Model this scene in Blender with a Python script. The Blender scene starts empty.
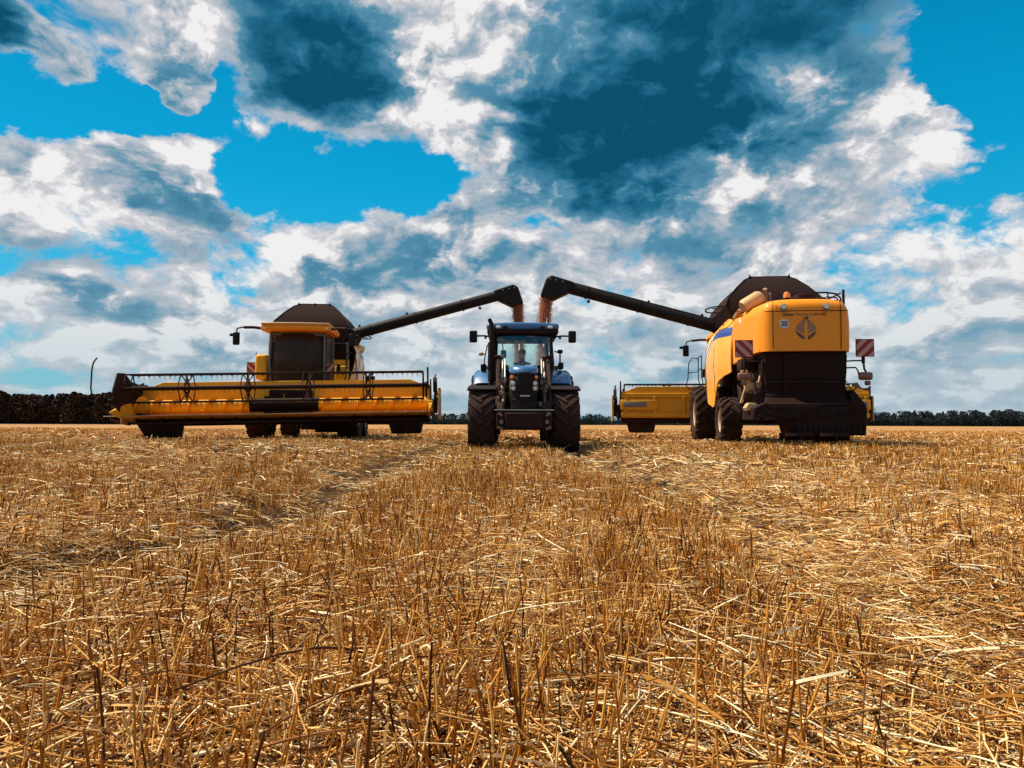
import bpy, bmesh, math, random
import numpy as np
from mathutils import Vector, Matrix, noise as mn
R = math.radians
S = bpy.context.scene
COL = S.collection
random.seed(7)
rng = np.random.default_rng(11)

# ------------------------------------------------------------------ camera, sky, sun, exposure
cam = bpy.data.cameras.new('camera'); cam_o = bpy.data.objects.new('camera', cam); COL.objects.link(cam_o)
cam.sensor_width = 36; cam.lens = 740 / 1024 * 36; cam.clip_end = 6000; cam.clip_start = .02
cam_o.location = (0, 0, .62)
cam_o.rotation_euler = (Matrix.Rotation(R(90 + 3.09), 3, 'X') @ Matrix.Rotation(R(.2), 3, 'Z')).to_euler()
S.camera = cam_o
S.render.resolution_x, S.render.resolution_y = 1024, 768
S.view_settings.view_transform = 'Standard'; S.view_settings.look = 'None'
S.view_settings.exposure = .55; S.view_settings.gamma = 1.0; S.view_settings.use_curve_mapping = False

SUN_DIR = Vector((-.54, .13, .83)).normalized()
sun_el = math.asin(SUN_DIR.z)
sun_az = math.atan2(SUN_DIR.x, SUN_DIR.y)
sl = bpy.data.lights.new('sun', 'SUN'); sl.energy = 5.0; sl.angle = R(.5); sl.color = (1, .87, .68)
so = bpy.data.objects.new('sun', sl); COL.objects.link(so)
so.rotation_euler = SUN_DIR.to_track_quat('Z', 'Y').to_euler()

W = bpy.data.worlds.new('World'); S.world = W; W.use_nodes = True
try: W.cycles.sampling_method = 'MANUAL'; W.cycles.sample_map_resolution = 512
except Exception: pass
NT = W.node_tree; NT.nodes.clear()
class NB:
    def __init__(s, nt): s.nt = nt
    def n(s, t, **k):
        o = s.nt.nodes.new(t)
        for a, b in k.items(): setattr(o, a, b)
        return o
    def l(s, a, b): s.nt.links.new(a, b)
    def put(s, sock, v):
        if isinstance(v, (int, float, tuple, list)): sock.default_value = v
        else: s.l(v, sock)
    def m(s, op, a, b=None, c=None, clamp=False):
        o = s.n('ShaderNodeMath', operation=op, use_clamp=clamp)
        s.put(o.inputs[0], a)
        if b is not None: s.put(o.inputs[1], b)
        if c is not None: s.put(o.inputs[2], c)
        return o.outputs[0]
    def vm(s, op, a, b=None, scale=None):
        o = s.n('ShaderNodeVectorMath', operation=op)
        s.put(o.inputs[0], a)
        if b is not None: s.put(o.inputs[1], b)
        if scale is not None: s.put(o.inputs['Scale'], scale)
        return o.outputs[1] if op in ('LENGTH', 'DOT_PRODUCT') else o.outputs[0]
    def comb(s, x, y, z):
        o = s.n('ShaderNodeCombineXYZ')
        for i, v in enumerate((x, y, z)): s.put(o.inputs[i], v)
        return o.outputs[0]
    def noise(s, vec, scale, detail=4, rough=.5, dist=0., col=False, lac=2.0):
        o = s.n('ShaderNodeTexNoise')
        if vec is not None: s.l(vec, o.inputs['Vector'])
        o.inputs['Scale'].default_value = scale; o.inputs['Detail'].default_value = detail
        o.inputs['Roughness'].default_value = rough; o.inputs['Distortion'].default_value = dist
        o.inputs['Lacunarity'].default_value = lac
        return o.outputs['Color' if col else 'Fac']
    def mix(s, f, a, b, mode='MIX'):
        o = s.n('ShaderNodeMixRGB', blend_type=mode)
        s.put(o.inputs[0], f); s.put(o.inputs[1], a); s.put(o.inputs[2], b)
        return o.outputs[0]
    def smooth(s, v, a, b, lo=0., hi=1.):
        o = s.n('ShaderNodeMapRange', interpolation_type='SMOOTHSTEP')
        s.put(o.inputs[0], v)
        for i, x in enumerate((a, b, lo, hi)): s.put(o.inputs[i + 1], x)
        return o.outputs[0]
    def ramp(s, v, stops):
        o = s.n('ShaderNodeValToRGB'); s.put(o.inputs[0], v)
        e = o.color_ramp.elements
        while len(e) < len(stops): e.new(.5)
        for k, (p, c) in enumerate(stops): e[k].position = p; e[k].color = (*c, 1)
        return o.outputs[0]

nb = NB(NT)
# cloud masses of the day, each a patch of sky direction: azimuth, elevation, half widths (degrees), turn, amount
COVER = [(-14.2, 27.3, 11.8, 8.1, 0, 1.0), (-1.0, 24.8, 10.2, 10.6, 0, 0.8), (13.8, 24.8, 22.8, 13.5, 0, 1.0), (6.9, 14.7, 18.0, 8.1, 0, 0.5), (24.2, 15.0, 12.3, 7.4, 0, 0.5), (26.3, 22.1, 3.8, 3.1, 0, 0.5), (29.4, 19.7, 5.4, 3.7, 0, 0.7), (-32.7, 23.9, 6.2, 2.6, -40, 1.1), (-36.5, 23.7, 4.1, 6.5, 0, 0.7), (-25.4, 26.0, 2.6, 5.9, 15, 1.2), (-22.9, 18.6, 4.0, 3.3, 0, 1.1), (-26.8, 17.9, 1.9, 1.0, 0, 0.6), (-17.3, 17.7, 2.9, 1.2, 0, 0.5), (-29.5, 14.6, 10.1, 3.2, 0, 0.5), (-33.4, 11.2, 6.6, 5.1, 0, 0.4), (-23.1, 12.7, 9.9, 4.1, 0, 0.4), (-9.8, 13.2, 9.1, 5.2, 0, 0.6), (-16.1, 7.7, 20.8, 5.9, 0, 0.3), (-27.4, 6.5, 14.6, 4.8, 0, 0.35), (0.0, 4.6, 53.6, 8.4, 0, 0.42), (27.8, 8.5, 18.1, 8.8, 0, 0.35), (-28.7, 21.1, 9.7, 4.0, 0, -1.2), (-22.3, 23.1, 3.0, 3.8, 0, -0.7), (30.1, 24.4, 4.2, 2.9, 0, -0.5), (-14.8, 17.6, 12.0, 3.9, 0, -1.3), (-6.4, 17.7, 5.4, 3.2, 0, -0.7), (33.5, 22.8, 5.5, 6.3, 0, -1.0), (33.8, 14.3, 3.8, 3.1, 0, -0.5), (34.4, 15.1, 4.3, 2.4, 0, -0.5), (-27.8, 8.5, 6.7, 2.6, 0, -0.7), (-19.7, 10.8, 3.5, 1.3, 0, -0.4), (0.6, 14.1, 4.7, 1.5, 0, -0.3), (31.0, 14.7, 3.5, 2.5, 0, -0.3), (-34.2, 19.4, 6.0, 2.9, 0, -0.9), (-2.5, 28.6, 2.4, 1.9, 0, -0.6), (27.7, 24.6, 3.1, 3.0, 0, -0.4), (-33.9, 9.6, 2.7, 1.6, 0, -0.4)]
SHADE = [(-15.3, 26.9, 9.5, 5.9, 0, 1.5), (8.5, 20.1, 15.8, 6.3, 0, 1.5), (17.6, 27.5, 17.0, 6.1, 0, 1.5), (-2.5, 23.4, 7.1, 7.5, 0, -0.4), (3.8, 24.0, 7.1, 4.0, 0, 0.2), (-23.1, 13.2, 5.0, 1.9, 0, 0.6), (-32.4, 15.2, 2.5, 1.8, 0, 0.4), (-28.1, 7.8, 7.9, 3.1, 0, 0.5), (-10.2, 12.3, 4.5, 2.4, 0, 0.6), (-16.9, 11.2, 3.6, 1.5, 0, 0.5), (-33.9, 9.6, 3.2, 2.2, 0, 0.5), (-35.9, 23.9, 2.6, 4.9, 0, 1.0), (21.6, 16.6, 8.8, 4.8, 0, 0.4), (16.6, 16.4, 6.5, 1.8, 0, -0.6), (18.7, 13.0, 13.2, 3.6, 0, 0.45), (32.4, 4.2, 8.3, 2.0, 0, 0.4), (9.9, 7.2, 6.8, 2.3, 0, 0.4), (-8.6, 2.6, 28.0, 2.3, 0, 0.2), (-29.5, 14.3, 10.7, 2.3, 0, -0.3), (-23.2, 18.4, 4.0, 2.6, 0, -0.4), (27.5, 20.4, 7.5, 3.8, 0, -0.3)]
CB = .05
SKY_TINT = (.08, .96, 1.04, 1)

d = nb.n('ShaderNodeTexCoord').outputs['Generated']
sp = nb.n('ShaderNodeSeparateXYZ'); nb.l(d, sp.inputs[0])
dx, dy, dz = sp.outputs
az = nb.m('MULTIPLY', nb.m('ARCTAN2', dx, dy), 57.2958)
el = nb.m('MULTIPLY', nb.m('ARCSINE', dz), 57.2958)
ang = nb.comb(az, el, 0.)
# cloud-layer coordinates: stretch sideways towards the horizon as a flat layer overhead does
inv = nb.m('DIVIDE', 1., nb.m('ADD', nb.m('MAXIMUM', dz, 0.), .22))
lay = nb.comb(dx, nb.m('MULTIPLY', dy, .6), nb.m('MULTIPLY', nb.m('POWER', nb.m('MAXIMUM', dz, 0.), .86), 1.55))
w1 = nb.vm('SUBTRACT', nb.noise(d, 3.2, 3, .5, col=True), (.5, .5, .5))
w2 = nb.vm('SUBTRACT', nb.noise(lay, 9., 7, .6, col=True), (.5, .5, .5))
angw = nb.vm('ADD', ang, nb.vm('ADD', nb.vm('SCALE', w1, scale=14.), nb.vm('SCALE', w2, scale=8.)))
def blobs(L, vec):
    tot = None
    for (a, e, ra, re, rot, amp) in L:
        mp = nb.n('ShaderNodeMapping', vector_type='TEXTURE')
        nb.l(vec, mp.inputs['Vector'])
        mp.inputs['Location'].default_value = (a, e, 0); mp.inputs['Rotation'].default_value = (0, 0, R(rot))
        mp.inputs['Scale'].default_value = (ra, re, 1000)
        g = nb.n('ShaderNodeTexGradient', gradient_type='SPHERICAL'); nb.l(mp.outputs[0], g.inputs[0])
        f = g.outputs['Fac']
        f = nb.smooth(f, 0., .75)
        tot = nb.m('MULTIPLY', f, amp) if tot is None else nb.m('MULTIPLY_ADD', f, amp, tot)
    return tot
layw = nb.vm('ADD', lay, nb.vm('SCALE', w2, scale=.07))
def puffs(v, det):
    """rounded cauliflower lumps: cells nearest their centre stand out, on three sizes"""
    o = nb.n('ShaderNodeTexVoronoi', feature='F1', normalize=True); nb.l(v, o.inputs['Vector'])
    o.inputs['Scale'].default_value = 8.5; o.inputs['Detail'].default_value = det; o.inputs['Roughness'].default_value = .52
    o.inputs['Lacunarity'].default_value = 2.1
    return nb.m('SUBTRACT', .92, nb.m('MULTIPLY', o.outputs['Distance'], 1.15))
def body(v, det):
    return nb.m('ADD', nb.m('ADD', nb.m('MULTIPLY', nb.noise(v, 3.4, det, .55, .1), .34), nb.m('MULTIPLY', nb.noise(v, 10., det, .66, .3), .40)), nb.m('MULTIPLY', puffs(v, min(3., det / 2)), .34))
f1 = body(layw, 7)
f1u = body(nb.vm('ADD', layw, (-.012, 0., .030)), 4)
f2 = nb.noise(layw, 3.8, 9, .62, .3)
cov = nb.m('ADD', nb.m('ADD', nb.m('MULTIPLY', blobs(COVER, angw), .80), CB), nb.m('MULTIPLY', nb.m('SUBTRACT', f1, .5), 4.6))
alpha = nb.smooth(cov, .16, .56)
relief = nb.m('SUBTRACT', f1, f1u)
shade = nb.m('ADD', blobs(SHADE, angw), nb.m('ADD', nb.m('MULTIPLY', nb.m('SUBTRACT', f2, .5), 2.1), nb.m('MULTIPLY', relief, -6.5)))
edge = nb.smooth(cov, .3, 1.1)                       # thin rims stay white, thick middles carry the shade
shade = nb.m('ADD', nb.m('MULTIPLY', shade, nb.m('MULTIPLY_ADD', edge, .75, .25)), nb.smooth(el, 4., 16., .13, .21))
shade = nb.m('SUBTRACT', shade, nb.m('MULTIPLY', nb.m('MAXIMUM', nb.m('SUBTRACT', shade, .62), 0.), .62))
ccol = nb.ramp(shade, [(0., (.86, .85, .85)), (.18, (.58, .59, .63)), (.38, (.33, .42, .50)), (.60, (.10, .28, .41)), (.82, (.018, .145, .26)), (1., (.004, .075, .15))])
sky = nb.n('ShaderNodeTexSky', sky_type='NISHITA'); sky.sun_disc = False
sky.sun_elevation = sun_el; sky.sun_rotation = sun_az
sky.air_density = 1.3; sky.dust_density = .6; sky.ozone_density = 3.
hs = nb.n('ShaderNodeHueSaturation'); hs.inputs['Saturation'].default_value = 1.45; hs.inputs['Value'].default_value = .84
hs.inputs['Hue'].default_value = .475
nb.l(sky.outputs[0], hs.inputs['Color'])
skyc = nb.mix(1., hs.outputs[0], SKY_TINT, 'MULTIPLY')
STR = .1
ccol = nb.vm('SCALE', ccol, scale=1 / STR * .70)
# the thick air low over the field pales the sky and clouds
low = nb.smooth(el, -1., 13., .66, 0.)
air = (2.25, 3.35, 3.95, 1)
fin = nb.mix(alpha, nb.mix(.75, skyc, nb.vm('SCALE', nb.ramp(nb.m('DIVIDE', el, 40.), [(0., (.11, .38, .52)), (.22, (.02, .30, .52)), (.45, (.002, .235, .44)), (.75, (.0, .155, .32)), (1., (.0, .09, .22))]), scale=10.)), ccol)
fin = nb.mix(low, fin, air)
fin = nb.mix(nb.smooth(el, -2., -.3, 1., 0.), fin, (1.6, 1.0, .5, 1))
bg = nb.n('ShaderNodeBackground'); bg.inputs[1].default_value = STR
nb.l(fin, bg.inputs[0])
wo = nb.n('ShaderNodeOutputWorld'); nb.l(bg.outputs[0], wo.inputs[0])

# ------------------------------------------------------------------ materials
def mat(name, col, rough=.5, metal=0., dirt=.0, dirtcol=(.30, .20, .11), scale=3., bump=0., bscale=30., coat=0., var=.12, spec=.5):
    m = bpy.data.materials.new(name); m.use_nodes = True
    nt = m.node_tree; nt.nodes.clear(); b = NB(nt)
    p = b.n('ShaderNodeBsdfPrincipled'); o = b.n('ShaderNodeOutputMaterial'); b.l(p.outputs[0], o.inputs[0])
    tc = b.n('ShaderNodeTexCoord').outputs['Object']
    n1 = b.noise(tc, scale, 6, .6); n2 = b.noise(tc, scale * 6, 5, .65)
    c = b.mix(n2, tuple(x * (1 - var) for x in col) + (1,), tuple(min(1, x * (1 + var)) for x in col) + (1,))
    if dirt:
        f = b.m('MULTIPLY', b.smooth(b.m('MULTIPLY_ADD', n2, .5, b.m('MULTIPLY', n1, .7)), .35, .85), dirt)
        c = b.mix(f, c, dirtcol + (1,))
        b.l(b.m('MULTIPLY_ADD', f, .4, rough, clamp=True), p.inputs['Roughness'])
    else: p.inputs['Roughness'].default_value = rough
    b.l(c, p.inputs['Base Color']); p.inputs['Metallic'].default_value = metal; p.inputs['Specular IOR Level'].default_value = spec if max(col) > .03 else .16
    if name.startswith('yellow'): p.inputs['Specular IOR Level'].default_value = .28
    if coat: p.inputs['Coat Weight'].default_value = coat; p.inputs['Coat Roughness'].default_value = .12
    if bump:
        bp = b.n('ShaderNodeBump'); bp.inputs['Strength'].default_value = bump; bp.inputs['Distance'].default_value = .02
        b.l(b.noise(tc, bscale, 5, .6), bp.inputs['Height']); b.l(bp.outputs[0], p.inputs['Normal'])
    return m
M = {}
M['yellow'] = mat('yellow_paint', (.97, .29, .001), .45, dirt=.28, dirtcol=(.58, .24, .05), scale=1.6, coat=.12, var=.06)
M['yellow_dusty'] = mat('yellow_paint_dusty', (.84, .38, .006), .5, dirt=.4, dirtcol=(.46, .25, .06), scale=2.5, bump=.15, var=.15)
M['yellow_side'] = mat('yellow_paint_sun_glare', (.95, .36, .01), .42, dirt=.55, dirtcol=(.82, .46, .14), scale=1.1, coat=.3, var=.05)  # sun glare on the side panels, painted in as a paler patchy tone
M['cream'] = mat('cream_plastic', (.62, .40, .17), .5, dirt=.5, dirtcol=(.40, .24, .11), scale=3)
M['dark'] = mat('dark_steel', (.016, .007, .006), .6, dirt=.55, dirtcol=(.060, .020, .011), scale=2.2, bump=.25, bscale=18)
M['chopper'] = mat('dark_chopper_steel', (.012, .004, .003), .55, dirt=.6, dirtcol=(.030, .008, .005), scale=1.5, bump=.25, bscale=9)
M['black'] = mat('black_paint', (.008, .006, .008), .5, dirt=.3, dirtcol=(.06, .035, .02), scale=4)
M['rubber'] = mat('dusty_rubber', (.014, .009, .008), .8, dirt=.7, dirtcol=(.085, .042, .028), scale=3.5, bump=.4, bscale=40)
M['rim'] = mat('pale_rim', (.55, .46, .36), .5, dirt=.6, dirtcol=(.36, .22, .12), scale=4)
M['rimdark'] = mat('grey_rim', (.12, .11, .10), .5, dirt=.6, dirtcol=(.16, .10, .06), scale=4)
M['tank'] = mat('dusty_tank_cover', (.016, .007, .007), .85, dirt=.35, dirtcol=(.055, .026, .018), scale=1.2, bump=.3, bscale=6)
M['blue'] = mat('blue_paint', (.002, .12, .32), .28, dirt=.12, scale=2, coat=.9)
M['stripe'] = mat('blue_stripe', (.010, .055, .26), .4, dirt=.1)
M['white'] = mat('white_decal', (.62, .60, .60), .45, dirt=.15)
M['silver'] = mat('brushed_steel', (.55, .50, .46), .35, .7, dirt=.35, scale=6)
M['grey'] = mat('grey_plate', (.16, .17, .19), .5, dirt=.3)
M['greyleaf'] = mat('grey_emblem', (.24, .16, .09), .5, dirt=.2)
M['darkleaf'] = mat('dark_emblem', (.07, .042, .026), .5, dirt=.2)
M['lens'] = mat('lamp_lens', (.75, .72, .68), .15, coat=.6)
M['redlens'] = mat('red_lens', (.16, .022, .010), .3, dirt=.35, coat=.5)
M['orange'] = mat('orange_lens', (.85, .22, .02), .3, coat=.4)
M['seatcloth'] = mat('seat_cloth', (.03, .045, .07), .9)
M['skin'] = mat('skin', (.45, .25, .17), .6)
M['shirt'] = mat('dark_shirt', (.03, .05, .09), .9)
M['cap'] = mat('dark_cap', (.012, .02, .05), .9)
M['trailer'] = mat('trailer_green', (.03, .09, .05), .5, dirt=.5, scale=2)
M['bearing'] = mat('worn_steel', (.20, .13, .09), .5, .3, dirt=.6, scale=6, bump=.3)

def glass(name, tint, gl=.08, rg=.03, ior=1.45):
    m = bpy.data.materials.new(name); m.use_nodes = True; nt = m.node_tree; nt.nodes.clear(); b = NB(nt)
    t = b.n('ShaderNodeBsdfTransparent'); t.inputs[0].default_value = tint + (1,)
    g = b.n('ShaderNodeBsdfGlossy'); g.inputs[0].default_value = (1, 1, 1, 1); g.inputs[1].default_value = rg
    fr = b.n('ShaderNodeFresnel'); fr.inputs[0].default_value = ior
    mx = b.n('ShaderNodeMixShader'); b.l(b.m('ADD', fr.outputs[0], gl), mx.inputs[0]); b.l(t.outputs[0], mx.inputs[1]); b.l(g.outputs[0], mx.inputs[2])
    o = b.n('ShaderNodeOutputMaterial'); b.l(mx.outputs[0], o.inputs[0])
    return m
def dusty(name, tint, k):
    """cab glass under a film of harvest dust"""
    m = bpy.data.materials.new(name); m.use_nodes = True; nt = m.node_tree; nt.nodes.clear(); b = NB(nt)
    t = b.n('ShaderNodeBsdfTransparent'); t.inputs[0].default_value = tint + (1,)
    d = b.n('ShaderNodeBsdfPrincipled'); d.inputs['Roughness'].default_value = .35; d.inputs['Specular IOR Level'].default_value = .25
    n = b.noise(b.n('ShaderNodeTexCoord').outputs['Object'], 2.2, 7, .65)
    b.l(b.mix(n, (.035, .020, .012, 1), (.11, .065, .036, 1)), d.inputs['Base Color'])
    mx = b.n('ShaderNodeMixShader'); b.l(b.m('MULTIPLY_ADD', n, .5, k, clamp=True), mx.inputs[0]); b.l(t.outputs[0], mx.inputs[1]); b.l(d.outputs[0], mx.inputs[2])
    o = b.n('ShaderNodeOutputMaterial'); b.l(mx.outputs[0], o.inputs[0]); return m
M['glass'] = glass('cab_glass', (.80, .95, .93), .04)
M['smoked'] = dusty('smoked_glass', (.42, .30, .20), .30)

def striped(name):
    m = bpy.data.materials.new(name); m.use_nodes = True; nt = m.node_tree; b = NB(nt); p = nt.nodes['Principled BSDF']
    tc = b.n('ShaderNodeTexCoord').outputs['UV']; s = b.n('ShaderNodeSeparateXYZ'); b.l(tc, s.inputs[0])
    v = b.m('FRACT', b.m('MULTIPLY', b.m('ADD', s.outputs[0], s.outputs[1]), 1.5))
    k = b.m('GREATER_THAN', v, .5)
    b.l(b.mix(k, (.50, .26, .20, 1), (.26, .010, .008, 1)), p.inputs['Base Color']); p.inputs['Roughness'].default_value = .5
    return m
M['warn'] = striped('red_white_stripes')

# ------------------------------------------------------------------ mesh helpers
class MB:
    def __init__(s): s.v = []; s.f = []
    def add(s, vs, fs, X=None):
        k = len(s.v)
        for p in vs:
            p = Vector(p); s.v.append(X @ p if X is not None else p)
        s.f += [tuple(i + k for i in f) for f in fs]; return s
    def box(s, x0, x1, y0, y1, z0, z1, X=None):
        vs = [(x, y, z) for x in (x0, x1) for y in (y0, y1) for z in (z0, z1)]
        return s.add(vs, [(0, 1, 3, 2), (4, 6, 7, 5), (0, 4, 5, 1), (2, 3, 7, 6), (0, 2, 6, 4), (1, 5, 7, 3)], X)
    def rbox(s, x0, x1, y0, y1, z0, z1, r, n=3, g=4, fn=None, X=None):
        """box with rounded edges; fn may bend its points"""
        c = Vector(((x0 + x1) / 2, (y0 + y1) / 2, (z0 + z1) / 2)); h = Vector(((x1 - x0) / 2, (y1 - y0) / 2, (z1 - z0) / 2))
        r = min(r, h.x, h.y, h.z); i = h - Vector((r, r, r))
        def coords(H, I):
            t = [-H + (H - I) * (1 - math.cos(a * math.pi / 2 / n)) for a in range(n)] + [-I + 2 * I * a / g for a in range(g + 1)] + [H - (H - I) * (1 - math.cos(a * math.pi / 2 / n)) for a in range(n)][::-1]
            return t
        C = [coords(h[k], i[k]) for k in range(3)]; N = len(C[0])
        idx = {}; vs = []; fs = []
        def vid(a, b, d):
            if (a, b, d) not in idx:
                q = Vector((C[0][a], C[1][b], C[2][d])); j = Vector([max(-i[k], min(i[k], q[k])) for k in range(3)])
                e = q - j
                if e.length > 1e-9: q = j + e.normalized() * r
                idx[(a, b, d)] = len(vs); q = q + c
                if fn: q = Vector(fn(q))
                vs.append(q)
            return idx[(a, b, d)]
        for a in range(N - 1):
            for b in range(N - 1):
                for e, fl in ((0, 0), (N - 1, 1)):
                    for perm in range(3):
                        def P(u, v):
                            k = [0, 0, 0]; k[perm] = e; k[(perm + 1) % 3] = u; k[(perm + 2) % 3] = v; return vid(*k)
                        q = (P(a, b), P(a, b + 1), P(a + 1, b + 1), P(a + 1, b))
                        fs.append(q if not fl else q[::-1])
        return s.add(vs, fs, X)
    def tube(s, pts, r, n=8, cap=True, X=None):
        pts = [Vector(p) for p in pts]; vs = []; fs = []; up = None
        rr = r if isinstance(r, (list, tuple)) else [r] * len(pts)
        for k, p in enumerate(pts):
            t = (pts[min(k + 1, len(pts) - 1)] - pts[max(k - 1, 0)]).normalized()
            if up is None: up = t.orthogonal().normalized()
            up = (up - t * up.dot(t)); up = up.normalized() if up.length > 1e-6 else t.orthogonal().normalized()
            w = t.cross(up)
            for a in range(n):
                th = 2 * math.pi * a / n; vs.append(p + (up * math.cos(th) + w * math.sin(th)) * rr[k])
        for k in range(len(pts) - 1):
            for a in range(n):
                b = (a + 1) % n; fs.append((k * n + a, k * n + b, k * n + n + b, k * n + n + a))
        if cap: fs += [tuple(range(n))[::-1], tuple(range((len(pts) - 1) * n, len(pts) * n))]
        return s.add(vs, fs, X)
    def prism(s, poly, axis, a, b, X=None):
        """polygon in the plane across axis, pushed from a to b"""
        def P(u, v, w): return {'x': (w, u, v), 'y': (u, w, v), 'z': (u, v, w)}[axis]
        n = len(poly); vs = [P(u, v, a) for u, v in poly] + [P(u, v, b) for u, v in poly]
        fs = [tuple(range(n)), tuple(range(n, 2 * n))[::-1]] + [(i, i + n, (i + 1) % n + n, (i + 1) % n) for i in range(n)]
        return s.add(vs, fs, X)
    def loft(s, rings, close=True, cap=True, X=None):
        n = len(rings[0]); vs = [p for r in rings for p in r]; fs = []
        for k in range(len(rings) - 1):
            for a in range(n if close else n - 1):
                b = (a + 1) % n; fs.append((k * n + a, k * n + b, k * n + n + b, k * n + n + a))
        if cap: fs += [tuple(range(n))[::-1], tuple(range((len(rings) - 1) * n, len(rings) * n))]
        return s.add(vs, fs, X)
    def lathe(s, prof, axis='x', n=32, X=None):
        """profile of (position on axis, radius)"""
        vs = []; fs = []
        for k in range(n):
            t = 2 * math.pi * k / n
            for u, r in prof:
                c_, s_ = r * math.cos(t), r * math.sin(t)
                vs.append({'x': (u, c_, s_), 'y': (c_, u, s_), 'z': (c_, s_, u)}[axis])
        m = len(prof)
        for k in range(n):
            for j in range(m - 1):
                a = k * m + j; b = ((k + 1) % n) * m + j; fs.append((a, b, b + 1, a + 1))
        return s.add(vs, fs, X)
    def build(s, name, m, parent=None, bevel=0., loc=None, angle=35, solid=0.):
        me = bpy.data.meshes.new(name); me.from_pydata([tuple(v) for v in s.v], [], s.f)
        bm = bmesh.new(); bm.from_mesh(me); bmesh.ops.recalc_face_normals(bm, faces=bm.faces); bm.to_mesh(me); bm.free()
        me.materials.append(M[m] if isinstance(m, str) else m)
        me.polygons.foreach_set('use_smooth', [True] * len(me.polygons)); me.set_sharp_from_angle(angle=R(angle))
        o = bpy.data.objects.new(name, me); COL.objects.link(o)
        if parent: o.parent = parent
        if loc: o.location = loc
        if solid:
            q = o.modifiers.new('solid', 'SOLIDIFY'); q.thickness = solid
        if bevel:
            q = o.modifiers.new('bevel', 'BEVEL'); q.width = bevel; q.segments = 2; q.limit_method = 'ANGLE'; q.angle_limit = R(40); q.harden_normals = False
        return o
def empty(name, loc=(0, 0, 0), rz=0., parent=None):
    o = bpy.data.objects.new(name, None); COL.objects.link(o); o.location = loc; o.rotation_euler = (0, 0, rz); o.empty_display_size = .3
    if parent: o.parent = parent
    return o
def tag(o, label=None, cat=None, group=None, kind=None):
    if label: o['label'] = label
    if cat: o['category'] = cat
    if group: o['group'] = group
    if kind: o['kind'] = kind
    return o
def split_pieces(root, names):
    """give each far-apart piece of the named parts an object of its own"""
    def walk(o):
        for ch in list(o.children): yield ch; yield from walk(ch)
    for o in list(walk(root)):
        if o.type != 'MESH' or o.name.split('.')[0] not in names: continue
        me = o.data; n = len(me.vertices); par = list(range(n))
        def find(a):
            while par[a] != a: par[a] = par[par[a]]; a = par[a]
            return a
        for e in me.edges:
            a, b = find(e.vertices[0]), find(e.vertices[1])
            if a != b: par[a] = b
        cl = {}
        for v in me.vertices: cl.setdefault(find(v.index), []).append(v.index)
        boxes = []
        for ids in cl.values():
            c = np.array([me.vertices[i].co[:] for i in ids]); boxes.append([c.min(0), c.max(0), set(ids)])
        again = True
        while again:
            again = False
            for i in range(len(boxes)):
                for j in range(i + 1, len(boxes)):
                    gap = np.maximum(0, np.maximum(boxes[i][0] - boxes[j][1], boxes[j][0] - boxes[i][1])).max()
                    if gap < .06:
                        boxes[i] = [np.minimum(boxes[i][0], boxes[j][0]), np.maximum(boxes[i][1], boxes[j][1]), boxes[i][2] | boxes[j][2]]; boxes.pop(j); again = True; break
                if again: break
        if len(boxes) < 2: continue
        for k, bx in enumerate(boxes):
            m2 = me.copy(); bm = bmesh.new(); bm.from_mesh(m2); bm.verts.ensure_lookup_table()
            bmesh.ops.delete(bm, geom=[v for v in bm.verts if v.index not in bx[2]], context='VERTS'); bm.to_mesh(m2); bm.free()
            if k == 0: first = m2
            else:
                c = o.copy(); c.data = m2; COL.objects.link(c); c.parent = o.parent
        o.data = first
def copy_tree(o, parent=None):
    c = o.copy(); COL.objects.link(c)
    if parent: c.parent = parent
    for ch in list(o.children): copy_tree(ch, c)
    return c

# ------------------------------------------------------------------ field
def sst(a, b, x):
    t = np.clip((x - a) / (b - a), 0, 1); return t * t * (3 - 2 * t)
_P = rng.random((64, 64))
def vnoise(x, y):
    x = np.asarray(x, float); y = np.asarray(y, float)
    xi = np.floor(x).astype(int); yi = np.floor(y).astype(int); fx = x - xi; fy = y - yi
    fx = fx * fx * (3 - 2 * fx); fy = fy * fy * (3 - 2 * fy)
    g = lambda a, b: _P[a % 64, b % 64]
    return (g(xi, yi) * (1 - fx) + g(xi + 1, yi) * fx) * (1 - fy) + (g(xi, yi + 1) * (1 - fx) + g(xi + 1, yi + 1) * fx) * fy
def ruts(x, y):
    """how strongly a point lies in a wheel track, 0..1"""
    w = .16 * (vnoise(y * .5, 3.3) - .5) + .5 * (vnoise(y * .16, 8.1) - .5)
    a = np.exp(-((x + 1.68 + w) / .30) ** 2); b = np.exp(-((x - 1.45 - .05 * np.maximum(0, y - 3) * 0 + w) / .38) ** 2)
    return np.clip(a + b, 0, 1)
def soil(x, y):
    """patches of bare dark soil: along the wheel tracks and in hollows of the windrow"""
    w = .16 * (vnoise(y * .5, 3.3) - .5) + .5 * (vnoise(y * .16, 8.1) - .5)
    a = np.exp(-((x + 1.95 + w) / .27) ** 2) * (.2 + 1.1 * vnoise(x * 3.2, y * 2.1 + 50)) + np.exp(-((x - 1.45 + w) / .26) ** 2) * (vnoise(x * 2.2, y * 1.1 + 20) > .5) * .8
    c = 1.2 * swath(x, y) * sst(.58, .74, vnoise(x * 1.9 + 12, y * 1.0 + 6))
    return np.clip(a + c, 0, 1) * (1 - sst(16, 26, y))
def swath(x, y):
    """loose straw windrow left of the tracks"""
    c = -4.6 + .5 * (vnoise(y * .25, 1.7) - .5)
    return np.exp(-((x - c) / 1.25) ** 2) * sst(3.0, 5.0, y)
def bareness(x, y):
    """flattened pale straw right of the right track"""
    return np.exp(-((x - 2.9) / 1.0) ** 2) * sst(2.6, 4.2, y) * (1 - sst(14, 22, y))
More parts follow.
